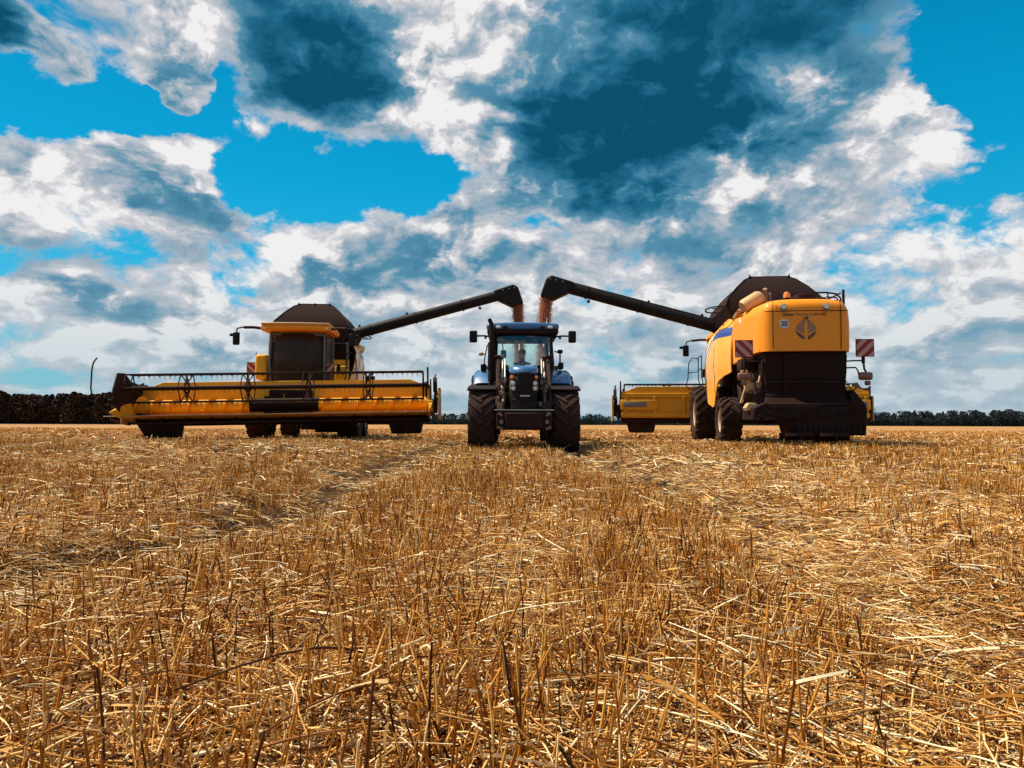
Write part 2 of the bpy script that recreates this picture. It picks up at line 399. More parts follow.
def G(x, y):
    x = np.asarray(x, float); y = np.asarray(y, float)
    h = .06 * sst(9, 22, y) * sst(2, -4, -np.abs(x) + 0) + .05 * (vnoise(x * .11 + 5, y * .07) - .5) * sst(10, 30, y)
    h = h + .05 * (vnoise(x * 1.3, y * .9 + 9) - .5) + .022 * (vnoise(x * 5, y * 5) - .5)
    h = h - .07 * ruts(x, y) * (1 - sst(30, 60, y)) - (.14 * soil(x, y)) + .13 * np.exp(-((x + 2.75) / .5) ** 2) * vnoise(x * 3, y * 1.5 + 77) * sst(2.5, 4, y) * (1 - sst(14, 22, y)) + .40 * swath(x, y) * (vnoise(x * 1.6 + 3, y * .9) ** 1.5) * (1 - sst(13, 22, y)) + .05 * (vnoise(x * 2.4 + 40, y * 2.0) - .5) * (1 - sst(20, 40, y))
    return h * (1 - sst(90, 300, np.abs(y) + np.abs(x) * .5))
def axis_pts(lim, step, grow, far):
    p = [0.]; s = step
    while p[-1] < far:
        if p[-1] > lim: s *= grow
        p.append(p[-1] + s)
    return np.array(p)
px = axis_pts(9, .09, 1.12, 4000); xs = np.concatenate([-px[:0:-1], px])
py = axis_pts(13, .09, 1.06, 4500); yn = axis_pts(1, .3, 1.4, 3000); ys = np.concatenate([-yn[:0:-1], py])
XX, YY = np.meshgrid(xs, ys); ZZ = G(XX, YY)
nx, ny = len(xs), len(ys)
gv = np.stack([XX, YY, ZZ], -1).reshape(-1, 3)
ii = (np.arange(ny - 1)[:, None] * nx + np.arange(nx - 1)[None, :]).reshape(-1)
gf = np.stack([ii, ii + 1, ii + nx + 1, ii + nx], -1)
def np_mesh(name, v, f, m, smooth=True):
    me = bpy.data.meshes.new(name); n, k = f.shape
    me.vertices.add(len(v)); me.vertices.foreach_set('co', np.ascontiguousarray(v, dtype=np.float32).ravel())
    me.loops.add(n * k); me.loops.foreach_set('vertex_index', np.ascontiguousarray(f, dtype=np.int32).ravel())
    me.polygons.add(n); me.polygons.foreach_set('loop_start', np.arange(0, n * k, k, dtype=np.int32))
    if smooth: me.polygons.foreach_set('use_smooth', np.ones(n, dtype=bool))
    me.update(calc_edges=True); me.materials.append(m)
    o = bpy.data.objects.new(name, me); COL.objects.link(o); return o

def ground_mat():
    m = bpy.data.materials.new('stubble_ground'); m.use_nodes = True; nt = m.node_tree; nt.nodes.clear(); b = NB(nt)
    p = b.n('ShaderNodeBsdfPrincipled'); o = b.n('ShaderNodeOutputMaterial'); b.l(p.outputs[0], o.inputs[0])
    P = b.n('ShaderNodeNewGeometry').outputs['Position']
    fine = b.noise(P, 42, 6, .7); mid = b.noise(P, 7, 6, .65); big = b.noise(P, .35, 5, .6)
    st = b.vm('MULTIPLY', P, (1.4, .55, 1.)); far = b.noise(st, .9, 6, .7)
    soil = b.ramp(fine, [(.3, (.008, .004, .002)), (.55, (.028, .012, .005)), (.75, (.07, .034, .014))])
    chaff = b.ramp(fine, [(.3, (.07, .028, .007)), (.5, (.36, .17, .045)), (.72, (.70, .43, .17))])
    near = b.mix(b.smooth(b.m('MULTIPLY_ADD', mid, .75, b.m('MULTIPLY', fine, .3)), .46, .66), soil, chaff)
    sa = b.n('ShaderNodeAttribute'); sa.attribute_name = 'soil'; near = b.mix(b.smooth(sa.outputs['Fac'], .25, .7), near, b.mix(.16, soil, chaff))
    farc = b.ramp(b.m('MULTIPLY_ADD', far, .6, b.m('MULTIPLY', big, .4)), [(.34, (.09, .042, .012)), (.46, (.30, .145, .045)), (.60, (.50, .29, .115))])
    s = b.n('ShaderNodeSeparateXYZ'); b.l(P, s.inputs[0])
    c = b.mix(b.smooth(s.outputs[1], 14., 45.), near, farc)
    b.l(c, p.inputs['Base Color']); p.inputs['Roughness'].default_value = .9; p.inputs['Specular IOR Level'].default_value = .15
    bp = b.n('ShaderNodeBump'); bp.inputs['Strength'].default_value = .8; bp.inputs['Distance'].default_value = .03
    b.l(b.m('ADD', fine, mid), bp.inputs['Height']); b.l(bp.outputs[0], p.inputs['Normal'])
    return m
fo = np_mesh('field', gv, gf, ground_mat()); tag(fo, kind='structure')
fo.data.attributes.new('soil', 'FLOAT', 'POINT').data.foreach_set('value', soil(gv[:, 0], gv[:, 1]).astype(np.float32))

def straw_mat(name, stops, trans=.14):
    m = bpy.data.materials.new(name); m.use_nodes = True; nt = m.node_tree; nt.nodes.clear(); b = NB(nt)
    at = b.n('ShaderNodeAttribute'); at.attribute_name = 'tone'
    c = b.ramp(at.outputs['Fac'], stops)
    P = b.n('ShaderNodeNewGeometry').outputs['Position']
    c = b.mix(b.m('MULTIPLY', b.smooth(b.noise(P, 35, 4, .6), .45, .7), .45), c, (.22, .10, .03, 1))
    p = b.n('ShaderNodeBsdfPrincipled'); b.l(c, p.inputs['Base Color']); p.inputs['Roughness'].default_value = .5; p.inputs['Specular IOR Level'].default_value = .22
    t = b.n('ShaderNodeBsdfTranslucent'); b.l(c, t.inputs[0])
    mx = b.n('ShaderNodeMixShader'); mx.inputs[0].default_value = trans; b.l(p.outputs[0], mx.inputs[1]); b.l(t.outputs[0], mx.inputs[2])
    o = b.n('ShaderNodeOutputMaterial'); b.l(mx.outputs[0], o.inputs[0]); return m
MS = straw_mat('stubble', [(0, (.05, .012, .001)), (.25, (.26, .075, .006)), (.52, (.54, .20, .022)), (.80, (.78, .40, .080)), (1, (.92, .64, .27))])
ML = straw_mat('loose_straw', [(0, (.05, .013, .002)), (.25, (.26, .082, .008)), (.50, (.60, .27, .048)), (.76, (.88, .55, .19)), (1, (1.0, .86, .55))])

def strands(name, base, d, L, w, bend, K, Sd, m, tone, taper=.75, flat=None):
    """many thin stems in one mesh: K rings of Sd points (Sd = 2: a ribbon)"""
    n = len(base); d = d / np.linalg.norm(d, axis=1, keepdims=True)
    ref = rng.normal(size=(n, 3)); a = np.cross(d, ref); a /= np.linalg.norm(a, axis=1, keepdims=True); c = np.cross(d, a)
    V = np.empty((n, K, Sd, 3))
    for k in range(K):
        t = k / (K - 1)
        cen = base + d * (L * t)[:, None] + bend * (t * t * L)[:, None]
        wk = (w * (1 - (1 - taper) * t))[:, None] * .5
        for s in range(Sd):
            if Sd == 2: V[:, k, s] = cen + a * wk * (1 if s else -1)
            else:
                th = 2 * math.pi * s / Sd; V[:, k, s] = cen + (a * math.cos(th) + c * math.sin(th)) * wk
    idx = np.arange(n)[:, None] * (K * Sd); F = []
    for k in range(K - 1):
        for s in range(Sd if Sd > 2 else 1):
            s2 = (s + 1) % Sd
            F.append(np.concatenate([idx + k * Sd + s, idx + k * Sd + s2, idx + (k + 1) * Sd + s2, idx + (k + 1) * Sd + s], 1))
    F = np.concatenate(F, 0); o = np_mesh(name, V.reshape(-1, 3), F, m, smooth=Sd > 2)
    at = o.data.attributes.new('tone', 'FLOAT', 'POINT'); at.data.foreach_set('value', np.repeat(tone, K * Sd).astype(np.float32))
    return o
def scatter(n, y0, y1, pw=1.0, side=.82, pad=1.9):
    """points in the wedge in view and a little past it"""
    u = rng.random(n); y = y0 + (y1 - y0) * u ** (1 / (pw + 1)) if pw > 0 else y0 + (y1 - y0) * u
    y = np.sqrt(y0 ** 2 + (y1 ** 2 - y0 ** 2) * u) if pw == 1 else y
    x = (rng.random(n) * 2 - 1) * (side * y + pad); return x, y
def tones(n, mean, sd): return np.clip(rng.normal(mean, sd * 1.35, n), 0, 1)

def stubble(name, n, y0, y1, h, w, K, Sd, tuft=4, spread=.03, lean=.14):
    nt_ = n // tuft; x, y = scatter(nt_, y0, y1)
    x = np.round(x / .13) * .13 + rng.normal(0, .022, nt_)                  # drilled rows
    r = ruts(x, y); bz = bareness(x, y); sw = swath(x, y)
    keep = rng.random(nt_) > np.clip(.8 * soil(x, y) + .93 * r + .72 * bz + .35 * sw + .5 * (vnoise(x * 1.7, y * 1.1) < .34) + .35 * (vnoise(x * .8 + 9, y * .5 + 3) > .62), 0, .97)
    x, y = x[keep], y[keep]
    th = rng.normal(0, lean * .8, len(x)); tv = rng.normal(0, lean * .8, len(x)); tt = rng.normal(0, .16, len(x))
    x = np.repeat(x, tuft); y = np.repeat(y, tuft); th = np.repeat(th, tuft); tv = np.repeat(tv, tuft); tt = np.repeat(tt, tuft)
    k = len(x); ox = rng.normal(0, spread, k); oy = rng.normal(0, spread * 1.5, k); x = x + ox; y = y + oy
    hh = h * (.72 + .5 * vnoise(x * .6 + 7, y * .5)) * rng.uniform(.55, 1.12, k); hh *= np.where(rng.random(k) < .05, 1.35, 1.)
    hh *= 1 - .6 * ruts(x, y)
    z = G(x, y) - .01; lean = np.where(rng.random(k) < .22, .62, lean)
    d = np.stack([th + ox * 2 + rng.normal(0, lean, k), tv + oy * 1.5 + rng.normal(0, lean, k), np.ones(k)], 1)
    bend = rng.normal(0, .07, (k, 3))
    return strands(name, np.stack([x, y, z], 1), d, hh, w * rng.uniform(.6, 1.35, k), bend, K, Sd, MS, np.clip(tones(k, .55, .2) + tt, 0, 1), .8)
def loose(name, n, y0, y1, L, w, K, Sd, zmax, mean=.62, curl=.5, fn=None):
    x, y = scatter(n, y0, y1)
    if fn is not None:
        k = rng.random(n) < fn(x, y); x, y = x[k], y[k]
    k = rng.random(len(x)) > .70 * soil(x, y); x, y = x[k], y[k]
    n = len(x); a = rng.uniform(0, 2 * math.pi, n)
    up = np.abs(rng.normal(0, .28, n)); Lh = L * rng.uniform(.3, 1.25, n)
    z = G(x, y) + rng.random(n) ** 1.6 * zmax + .004
    z += swath(x, y) * rng.random(n) * .32 * vnoise(x * 2.0 + 60, y * 1.2) ** 2 * (1 - sst(8, 13, y))
    d = np.stack([np.cos(a), np.sin(a), np.where(rng.random(n) < .5, up, -up * .25)], 1)
    bend = rng.normal(0, curl * .5, (n, 3)); bend[:, 2] = -np.abs(bend[:, 2]) * .6
    return strands(name, np.stack([x, y, z], 1), d, Lh, w * rng.uniform(.5, 1.5, n), bend, K, Sd, ML, tones(n, mean, .25), .7)

def join_np(obs, name, label, cat=None):
    """merge strand meshes to one object"""
    vs, fs, ts, off = [], [], [], 0
    mats = []
    for o in obs:
        me = o.data; n = len(me.vertices); v = np.empty(n * 3, np.float32); me.vertices.foreach_get('co', v)
        f = np.empty(len(me.polygons) * 4, np.int32); me.loops.foreach_get('vertex_index', f)
        t = np.empty(n, np.float32); me.attributes['tone'].data.foreach_get('value', t)
        vs.append(v.reshape(-1, 3)); fs.append(f.reshape(-1, 4) + off); ts.append(t); off += n; mt = me.materials[0]
        bpy.data.objects.remove(o); bpy.data.meshes.remove(me)
    o = np_mesh(name, np.concatenate(vs), np.concatenate(fs), mt)
    at = o.data.attributes.new('tone', 'FLOAT', 'POINT'); at.data.foreach_set('value', np.concatenate(ts))
    tag(o, label, cat, kind='stuff'); return o
Q = 1.0
join_np([stubble('a', int(26000 * Q), .55, 3.2, .18, .0048, 5, 4, 6, .030, .17),
         stubble('b', int(52000 * Q), 3.2, 8, .165, .0062, 3, 3, 5, .034, .15),
         stubble('c', int(68000 * Q), 8, 20, .155, .012, 3, 2, 4, .05, .16),
         stubble('d', int(80000 * Q), 20, 62, .16, .024, 2, 2, 3, .09, .2)],
        'stubble', 'golden cut wheat stalks standing across the whole field', 'stubble')
clump = lambda x, y: np.clip(.30 + .8 * swath(x, y) + .8 * bareness(x, y) - .55 * ruts(x, y) * (vnoise(x * 3.1, y * 1.4 + 7) > .42) + .7 * (vnoise(x * 1.9, y * 1.6 + 31) > .45), 0, 1)
join_np([loose('a', int(110000 * Q), .5, 3.4, .10, .0040, 4, 3, .07, .60, .9, clump),
         loose('a5', int(34000 * Q), .5, 3.6, .12, .0038, 4, 3, .14, .54, 1.2),
         loose('a2', int(66000 * Q), .5, 4.5, .045, .0055, 2, 2, .03, .76, .3),
         loose('a3', int(500 * Q), .8, 4.5, .22, .0046, 6, 4, .15, .50, .8),
         loose('a4', int(9000 * Q), .6, 5, .07, .0055, 5, 2, .15, .74, 1.6),
         loose('b', int(140000 * Q), 3.2, 9, .12, .0058, 3, 2, .09, .60, .8, clump),
         loose('b2', int(1500 * Q), 4, 12, .24, .008, 3, 3, .14, .66, .6, clump),
         loose('c', int(76000 * Q), 9, 24, .20, .012, 2, 2, .10, .62, .6, clump),
         loose('d', int(34000 * Q), 24, 60, .3, .03, 2, 2, .10, .58, .5)],
        'loose_straw', 'pale broken straw and chaff lying between the stalks', 'straw')

# ------------------------------------------------------------------ wheels
def wheel(name, parent, loc, Rad, Wd, rimR, nl, rimm='rim', tyre_name='tyre', lug=.05):
    """rim with a lugged tyre as its child; axis along x"""
    h = Wd / 2; rm = MB()
    rm.lathe([(-h * .55, .0), (-h * .55, rimR * .35), (-h * .1, rimR * .42), (-h * .1, rimR * .78), (-h * .72, rimR * .93), (-h * .78, rimR * 1.02), (-h * .6, rimR * 1.0),
              (h * .6, rimR * 1.0), (h * .78, rimR * 1.02), (h * .72, rimR * .93), (h * .15, rimR * .78), (h * .15, rimR * .42), (h * .55, rimR * .35), (h * .55, .0)], n=36)
    for k in range(8):
        t = k * math.pi / 4; c, s = math.cos(t) * rimR * .27, math.sin(t) * rimR * .27
        for sg in (-1, 1): rm.tube([(sg * h * .5, c, s), (sg * h * .62, c, s)], .016, 6)
    r = rm.build(name, rimm, parent, loc=loc)
    b = Rad - lug; t = MB()
    t.lathe([(-h * .70, rimR), (-h * .92, rimR + (b - rimR) * .25), (-h * .99, rimR + (b - rimR) * .55), (-h * .93, rimR + (b - rimR) * .85), (-h * .80, b * .982),
             (-h * .4, b * .998), (0, b), (h * .4, b * .998), (h * .80, b * .982), (h * .93, rimR + (b - rimR) * .85), (h * .99, rimR + (b - rimR) * .55), (h * .92, rimR + (b - rimR) * .25), (h * .70, rimR)], n=48)
    st = 2 * math.pi / nl
    for sd in (-1, 1):
        for k in range(nl):
            a0 = k * st + (st / 2 if sd > 0 else 0); rings = []
            for j in range(6):
                u = j / 5; x = sd * (-.02 * Wd + u * h * 1.0)
                rr = b * (1 - .02 * u ** 3) - (.10 * (u - .8) * Rad if u > .8 else 0)
                ca = a0 - u ** 1.2 * st * 1.15; wd = st * (.17 + .06 * u)
                top = rr + lug * (1 - .25 * u) - .005
                rings.append([(x, q * math.sin(ca + e), q * math.cos(ca + e)) for q, e in ((rr - .02, -wd * 1.15), (rr - .02, wd * 1.15), (top, wd * .8), (top, -wd * .8))])
            t.loft(rings)
    t.build(tyre_name, 'rubber', r, angle=30)
    return r

def text_mesh(name, txt, size, m, parent, loc, rot, depth=.004, bold=False, fit=None):
    cu = bpy.data.curves.new(name, 'FONT'); cu.body = txt; cu.size = size; cu.extrude = depth; cu.align_x = 'CENTER'; cu.align_y = 'CENTER'
    if bold: cu.offset = size * .02
    tmp = bpy.data.objects.new(name, cu); COL.objects.link(tmp)
    dg = bpy.context.evaluated_depsgraph_get(); me = bpy.data.meshes.new_from_object(tmp.evaluated_get(dg))
    bpy.data.objects.remove(tmp)
    if fit:
        xsx = [v.co.x for v in me.vertices]; k = fit / (max(xsx) - min(xsx))
        for v in me.vertices: v.co.x *= k
    me.materials.clear(); me.materials.append(M[m])
    o = bpy.data.objects.new(name, me); COL.objects.link(o); o.parent = parent; o.location = loc; o.rotation_euler = rot
    return o

def warning_board(parent, x, y, z, w, facing, flip):
    """square board, red and white diagonal stripes, dark rim behind"""
    b = MB(); b.rbox(x - w / 2, x + w / 2, y - .015, y + .015, z - w / 2, z + w / 2, .012, 1, 1); o = b.build('warning_board', 'dark', parent)
    yy = y + facing * .018
    me = bpy.data.meshes.new('striped_face'); h = w / 2 - .015
    me.from_pydata([(x - h, yy, z - h), (x + h, yy, z - h), (x + h, yy, z + h), (x - h, yy, z + h)], [], [(0, 1, 2, 3) if facing < 0 else (3, 2, 1, 0)])
    uv = me.uv_layers.new(name='UVMap'); me.materials.append(M['warn'])
    for li, l in enumerate(me.loops):
        v = me.vertices[l.vertex_index].co; a = (v.x - x) / (2 * h) + .5; c = (v.z - z) / (2 * h) + .5
        uv.data[li].uv = (a if not flip else 1 - a, c)
    f = bpy.data.objects.new('striped_face', me); COL.objects.link(f); f.parent = o
    return o

# ------------------------------------------------------------------ combine harvester (y forward, x right, origin on the ground under the front axle)
def side_x(z, y):
    """bulging outer face of the side panels"""
    t = (z - 1.9) / 1.85
    return 1.62 - .10 * (2 * max(0, t) - .55) ** 2 - (.22 * max(0, t - .72) / .28 if t > .72 else 0) - .16 * max(0, (y + 1.5)) ** 2 * .6 - .26 * (lambda k: k * k * (3 - 2 * k))(min(1, max(0, (-3.3 - y) / 1.1)))
def lerp_tab(tab, x):
    for (a, va), (b, vb) in zip(tab, tab[1:]):
        if x <= b: return va + (vb - va) * (max(x, a) - a) / (b - a)
    return tab[-1][1]
def patch(mb, sg, y0, y1, lo, hi, off=0., ny=20, nz=14, thick=.03):
    """a shell of the side face between two edge lines"""
    outer = []; 
    for j in range(nz + 1):
        row = []
        for i in range(ny + 1):
            y = y0 + (y1 - y0) * i / ny; a, b = lo(y), hi(y); z = a + (b - a) * j / nz
            row.append((sg * (side_x(z, y) + off), y, z))
        outer.append(row)
    inner = [[(p[0] - sg * thick, p[1], p[2]) for p in r] for r in outer]
    vs = [p for r in outer for p in r] + [p for r in inner for p in r]; n = ny + 1; N = n * (nz + 1); fs = []
    for j in range(nz):
        for i in range(ny):
            a = j * n + i; fs += [(a, a + 1, a + n + 1, a + n), (N + a, N + a + n, N + a + n + 1, N + a + 1)]
    for i in range(ny):
        fs += [(i, N + i, N + i + 1, i + 1), (nz * n + i, nz * n + i + 1, N + nz * n + i + 1, N + nz * n + i)]
    for j in range(nz):
        a = j * n; fs += [(a, a + n, N + a + n, N + a), (a + ny, N + a + ny, N + a + n + ny, a + n + ny)]
    mb.add(vs, fs)

def make_combine():
    root = empty('combine_harvester')
    # chassis and threshing body
    b = MB()
    b.box(-1.02, 1.02, -5.0, -.35, 1.0, 3.45); b.box(-.75, .75, -6.2, -4.9, 1.3, 2.3)
    b.prism([(-5.0, 1.0), (-.35, 1.0), (.3, 1.5), (.3, 2.0), (-.35, 2.0), (-5.0, 1.6)], 'x', -.85, .85)
    b.box(-1.12, 1.12, -4.3, -.5, 3.2, 3.5)
    for sg in (-1, 1):
        for k in range(5): b.tube([(sg * 1.06, -4.4 + k * .8, 1.2), (sg * 1.06, -4.1 + k * .8, 1.75)], .10, 10)
        b.lathe([(sg * 1.03, 0), (sg * 1.03, .34), (sg * 1.10, .36), (sg * 1.10, .0)], n=24, X=Matrix.Translation((0, -2.4, 1.75)))
        b.lathe([(sg * 1.03, 0), (sg * 1.03, .24), (sg * 1.12, .26), (sg * 1.12, .0)], n=20, X=Matrix.Translation((0, -1.6, 1.45)))
    b.build('body', 'dark', root, bevel=.02)
    w = MB(); w.rbox(-1.42, 1.42, -.42, -.3, 2.0, 2.86, .04, 2, 2); w.build('front_panel', 'yellow_dusty', root)
    w = MB(); w.rbox(-1.42, 1.42, -.42, -.28, 2.875, 3.45, .04, 2, 2)
    w.box(-1.3, -.98, -.28, -.268, 2.92, 3.38); w.box(.98, 1.3, -.28, -.268, 2.92, 3.38); w.build('tank_front_wall', 'tank', root)
    w = MB()
    for sg in (-1, 1): w.box(sg * 1.36 - .03, sg * 1.36 + .03, -.27, -.2, 2.0, 3.45)
    w.build('corner_post', 'rimdark', root, bevel=.01)
    # side panels with arch over the rear wheel
    def hi_f(y): return lerp_tab([(-4.35, 3.68), (-3.6, 3.70), (-2.6, 3.64), (-1.8, 3.46), (-1.1, 3.05), (-.5, 2.45), (-.15, 1.95)], y)
    def lo_f(y): return lerp_tab([(-4.35, 2.05), (-3.9, 1.98), (-3.45, 1.82), (-3.1, 1.50), (-2.85, 1.16), (-2.6, 1.08), (-1.6, 1.22), (-1.2, 1.5), (-.9, 1.75), (-.15, 1.86)], y)
    for sg in (-1, 1):
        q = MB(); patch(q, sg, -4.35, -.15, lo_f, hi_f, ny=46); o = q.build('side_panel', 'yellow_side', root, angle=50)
        q = MB(); patch(q, sg, -4.3, -2.5, lambda y: 3.10 + .02 * (y + 4.3), lambda y: 3.36 + .01 * (y + 4.3), .006, thick=.012); q.build('blue_stripe', 'stripe', o)
        q = MB(); patch(q, sg, -2.48, -1.2, lambda y: 3.14 - .66 * max(0, y + 2.48), lambda y: 3.38 - .42 * max(0, y + 2.48), .006, thick=.012); q.build('white_stripe', 'white', o)
        q = MB(); q.tube([(sg * (side_x(hi_f(y) - .42 - .06 * k, y) + .008), y, hi_f(y) - .42 - .06 * k) for k, y in enumerate([-2.4, -2.0, -1.6, -1.2, -.8, -.5])], .012, 6)
        q.tube([(sg * (side_x(z, -3.0) + .004), -3.0, z) for z in (3.3, 2.8, 2.3, 1.8, 1.5)], .009, 6); q.build('panel_seam', 'dark', o)
    # rear hood
    def hood(p):
        x, y, z = p; z = max(z, 2.37)
        t = (y + 4.2) / -2.85                      # 0 front, 1 rear
        k = 1.04 - .21 * max(0, t) ** 1.6 - .05 * max(0, (z - 3.0)) ** 2
        k += .035 * math.cos((z - 2.95) * 1.6) * .6
        if z > 3.2: z -= .10 * (abs(x) / 1.2) ** 4
        if z < 2.6 and t < .8: z -= .22 * (.8 - t)
        return (x * k, y - .10 * (1 - (x / 1.25) ** 2) * max(0, t), z + .05 * (1 - t))
    q = MB(); q.rbox(-1.24, 1.24, -6.98, -4.2, 2.10, 3.68, .24, 5, 14, hood); ho = q.build('rear_hood', 'yellow', root, angle=60)
    def ry(x, z): return hood(Vector((x, -6.98, z)))[1]
    RY = -7.082
    for sg in (-1, 1):
        q = MB(); q.prism([(-5.35, 3.30), (-4.45, 3.10), (-4.45, 3.36), (-5.2, 3.46)], 'x', sg * 1.222, sg * 1.252); q.build('white_stripe', 'white', ho)
    q = MB()
    q.tube([(x, ry(x, 3.36) - .003, 3.36) for x in np.linspace(-1.0, 1.0, 15)], .009, 6)
    for x in (-.80, .82): q.tube([(x * (1 - .02 * abs(z - 3)), ry(x, z) - .003, z) for z in (2.42, 2.7, 3.0, 3.3, 3.5)] + [(x * .97, ry(x, 3.6) + .03, 3.615)], .009, 6)
    q.build('panel_seam', 'dark', ho)
    for x in (-.55, .46):
        q = MB(); y = ry(x, 3.46); q.lathe([(y - .005, .078), (y - .05, .075), (y - .06, .062), (y + .02, .06)], 'y', 20, Matrix.Translation((x, 0, 3.46)))
        q.box(x - .03, x + .03, y - .04, y + .01, 3.34, 3.39); o = q.build('work_light', 'rimdark', ho)
        q = MB(); q.lathe([(y - .061, 0), (y - .062, .062), (y - .045, .064)], 'y', 20, Matrix.Translation((x, 0, 3.46))); q.build('lens', 'lens', o)
    text_mesh('dealer_lettering', 'Söding Tönning GmbH AG', .085, 'darkleaf', ho, (-.05, RY + .008, 3.27), (R(90), 0, 0), .004, True, 1.02)
    q = MB(); q.lathe([(ry(-.53, 3.05) + .012, .115), (ry(-.53, 3.05) - .004, .115), (ry(-.53, 3.05) - .004, 0)], 'y', 28, Matrix.Translation((-.53, 0, 3.04))); o = q.build('speed_sticker', 'white', ho)
    text_mesh('speed_number', '20', .16, 'black', o, (-.53, ry(-.53, 3.04) - .006, 3.04), (R(90), 0, 0), .003, True)
    # leaf emblem: two leaves with veins left as gaps
    def leaf(mb, pts, y): mb.prism([(a, c) for a, c in pts], 'y', y, y - .006)
    cx, cz = -.02, 2.86; ey = RY + .006
    cz = 2.88; K = .80
    def outline(t):   # right half of a round leaf, t 0 bottom .. 1 top
        return (.325 * math.sin(math.pi * (t * .93 + .04)) ** .75 * (1.03 - .18 * t), -.30 + .64 * t)
    up = MB(); dn = MB()
    for sg in (-1, 1):
        P = [outline(t) for t in np.linspace(.50, 1.0, 9)]
        leaf(up, [(cx + sg * .03, cz + .34)] + [(cx + sg * a, cz + c) for a, c in P[::-1]][1:] + [(cx + sg * .05, cz - .12)], ey)
        P = [outline(t) for t in np.linspace(.02, .44, 9)]
        leaf(dn, [(cx + sg * .045, cz - .19)] + [(cx + sg * a, cz + c) for a, c in P[::-1]] + [(cx + sg * .045, cz - .29)], ey)
    [setattr(_m, 'v', [Vector((cx + (v.x - cx) * K, v.y + .003, cz + (v.z - cz) * K)) for v in _m.v]) for _m in (up, dn)]; e = up.build('leaf_emblem', 'greyleaf', ho); dn.build('lower_leaf', 'darkleaf', e)
    q = MB()
    for sg in (-1, 1):
        for k in (0, 1): q.tube([(cx + sg * .04, ey - .003, cz - .04 + .10 * k), (cx + sg * (.16 - .03 * k), ey - .003, cz + .10 + .09 * k)], .008, 5)
    q.build('leaf_vein', 'yellow', e)
    q = MB(); q.rbox(cx - .05, cx + .05, RY - .05, RY + .05, 3.15, 3.24, .02, 2, 1); q.build('hood_latch', 'redlens', ho)
    # top of the rear hood: beacon, rail, air intake, engine deck
    q = MB(); q.lathe([(3.66, .055), (3.76, .055), (3.76, .075), (3.78, .075), (3.78, 0)], 'z', 16, Matrix.Translation((-.32, -6.5, 0))); o = q.build('beacon', 'black', root)
    q = MB(); q.lathe([(3.78, .085), (3.86, .085), (3.92, .06), (3.94, 0)], 'z', 16, Matrix.Translation((-.32, -6.5, 0))); q.build('beacon_lens', 'orange', o)
    q = MB(); q.box(-.38, 1.08, -6.0, -5.0, 3.66, 3.80); q.rbox(.0, .45, -6.3, -5.6, 3.7, 3.93, .04, 2, 1); q.rbox(-.1, 1.0, -5.4, -4.4, 3.68, 3.98, .06, 2, 1)
    q.build('engine_deck', 'dark', root, bevel=.015)
    q = MB()
    q.tube([(-.25, -6.1, 3.97), (.3, -6.1, 3.97), (.75, -6.15, 3.96), (1.0, -6.15, 3.92), (1.08, -6.2, 3.80), (1.10, -6.2, 3.55)], .024, 8)
    q.tube([(.75, -6.15, 3.85), (1.0, -6.15, 3.82), (1.06, -6.15, 3.7)], .018, 6)
    for x in (-.25, .35, .8): q.tube([(x, -6.1, 3.66), (x, -6.1, 3.96)], .018, 6)
    q.tube([(1.12, -6.3, 3.3), (1.12, -6.3, 4.0)], .035, 8); q.tube([(1.08, -4.4, 3.95), (1.08, -6.2, 3.93)], .02, 6)
    q.build('guard_rail', 'black', root)
    q = MB(); ax = Matrix.Translation((-1.0, -5.6, 3.84)) @ Matrix.Rotation(R(-32), 4, 'Y') @ Matrix.Rotation(R(14), 4, 'Z')
    q.lathe([(-.32, 0), (-.32, .15), (-.25, .19), (.22, .19), (.30, .15), (.30, 0)], 'x', 22, ax); q.tube([(-1.3, -5.3, 3.62), (-1.25, -5.2, 3.66), (-1.2, -4.2, 3.62), (-1.1, -3.8, 3.5)], .055, 10)
    o = q.build('air_cleaner', 'cream', root)
    q = MB(); q.tube([(-.62, -5.5, 3.68), (-.62, -5.5, 4.05), (-.66, -5.6, 4.18)], .06, 12); q.tube([(-.52, -5.5, 3.68), (-.50, -5.5, 4.1)], .035, 10); q.build('exhaust_pipe', 'bearing', root)
    # rear lower hood and straw chopper
    q = MB(); q.loft([[(-.97, -6.86, 2.37), (1.0, -6.86, 2.37), (1.05, -4.6, 2.4), (-1.02, -4.6, 2.4)], [(-.97, -6.84, 1.9), (1.0, -6.84, 1.9), (1.05, -4.6, 1.9), (-1.02, -4.6, 1.9)],
                      [(-.95, -6.75, 1.35), (.98, -6.75, 1.35), (1.05, -4.6, 1.3), (-1.02, -4.6, 1.3)], [(-1.02, -7.15, 1.04), (1.05, -7.15, 1.04), (1.05, -5.2, 1.0), (-1.0, -5.2, 1.0)]])
    o = q.build('straw_hood', 'chopper', root, bevel=.03)
    q = MB(); q.box(-.96, .98, -6.885, -6.84, 1.60, 1.635); q.tube([(-1.0, -7.17, 1.05), (1.03, -7.17, 1.05)], .02, 8); q.box(-.5, -.46, -6.90, -6.82, 1.4, 2.3); q.build('hood_ridge', 'dark', o)
    q = MB()
    q.prism([(-1.32, .66), (-1.32, .98), (-1.0, 1.12), (-.9, 1.03), (.98, 1.03), (.98, 1.42), (1.06, 1.40), (1.33, 1.05), (1.36, .95), (1.32, .30), (-.32, .30), (-.42, .62), (-.5, .66)], 'y', -7.15, -5.7)
    o = q.build('straw_chopper', 'chopper', root, bevel=.04)
    q = MB()
    for k in range(13): q.prism([(-7.19, .33), (-6.3, .33), (-6.3, .62), (-7.17, .58)], 'x', -.3 + k * .13, -.29 + k * .13)
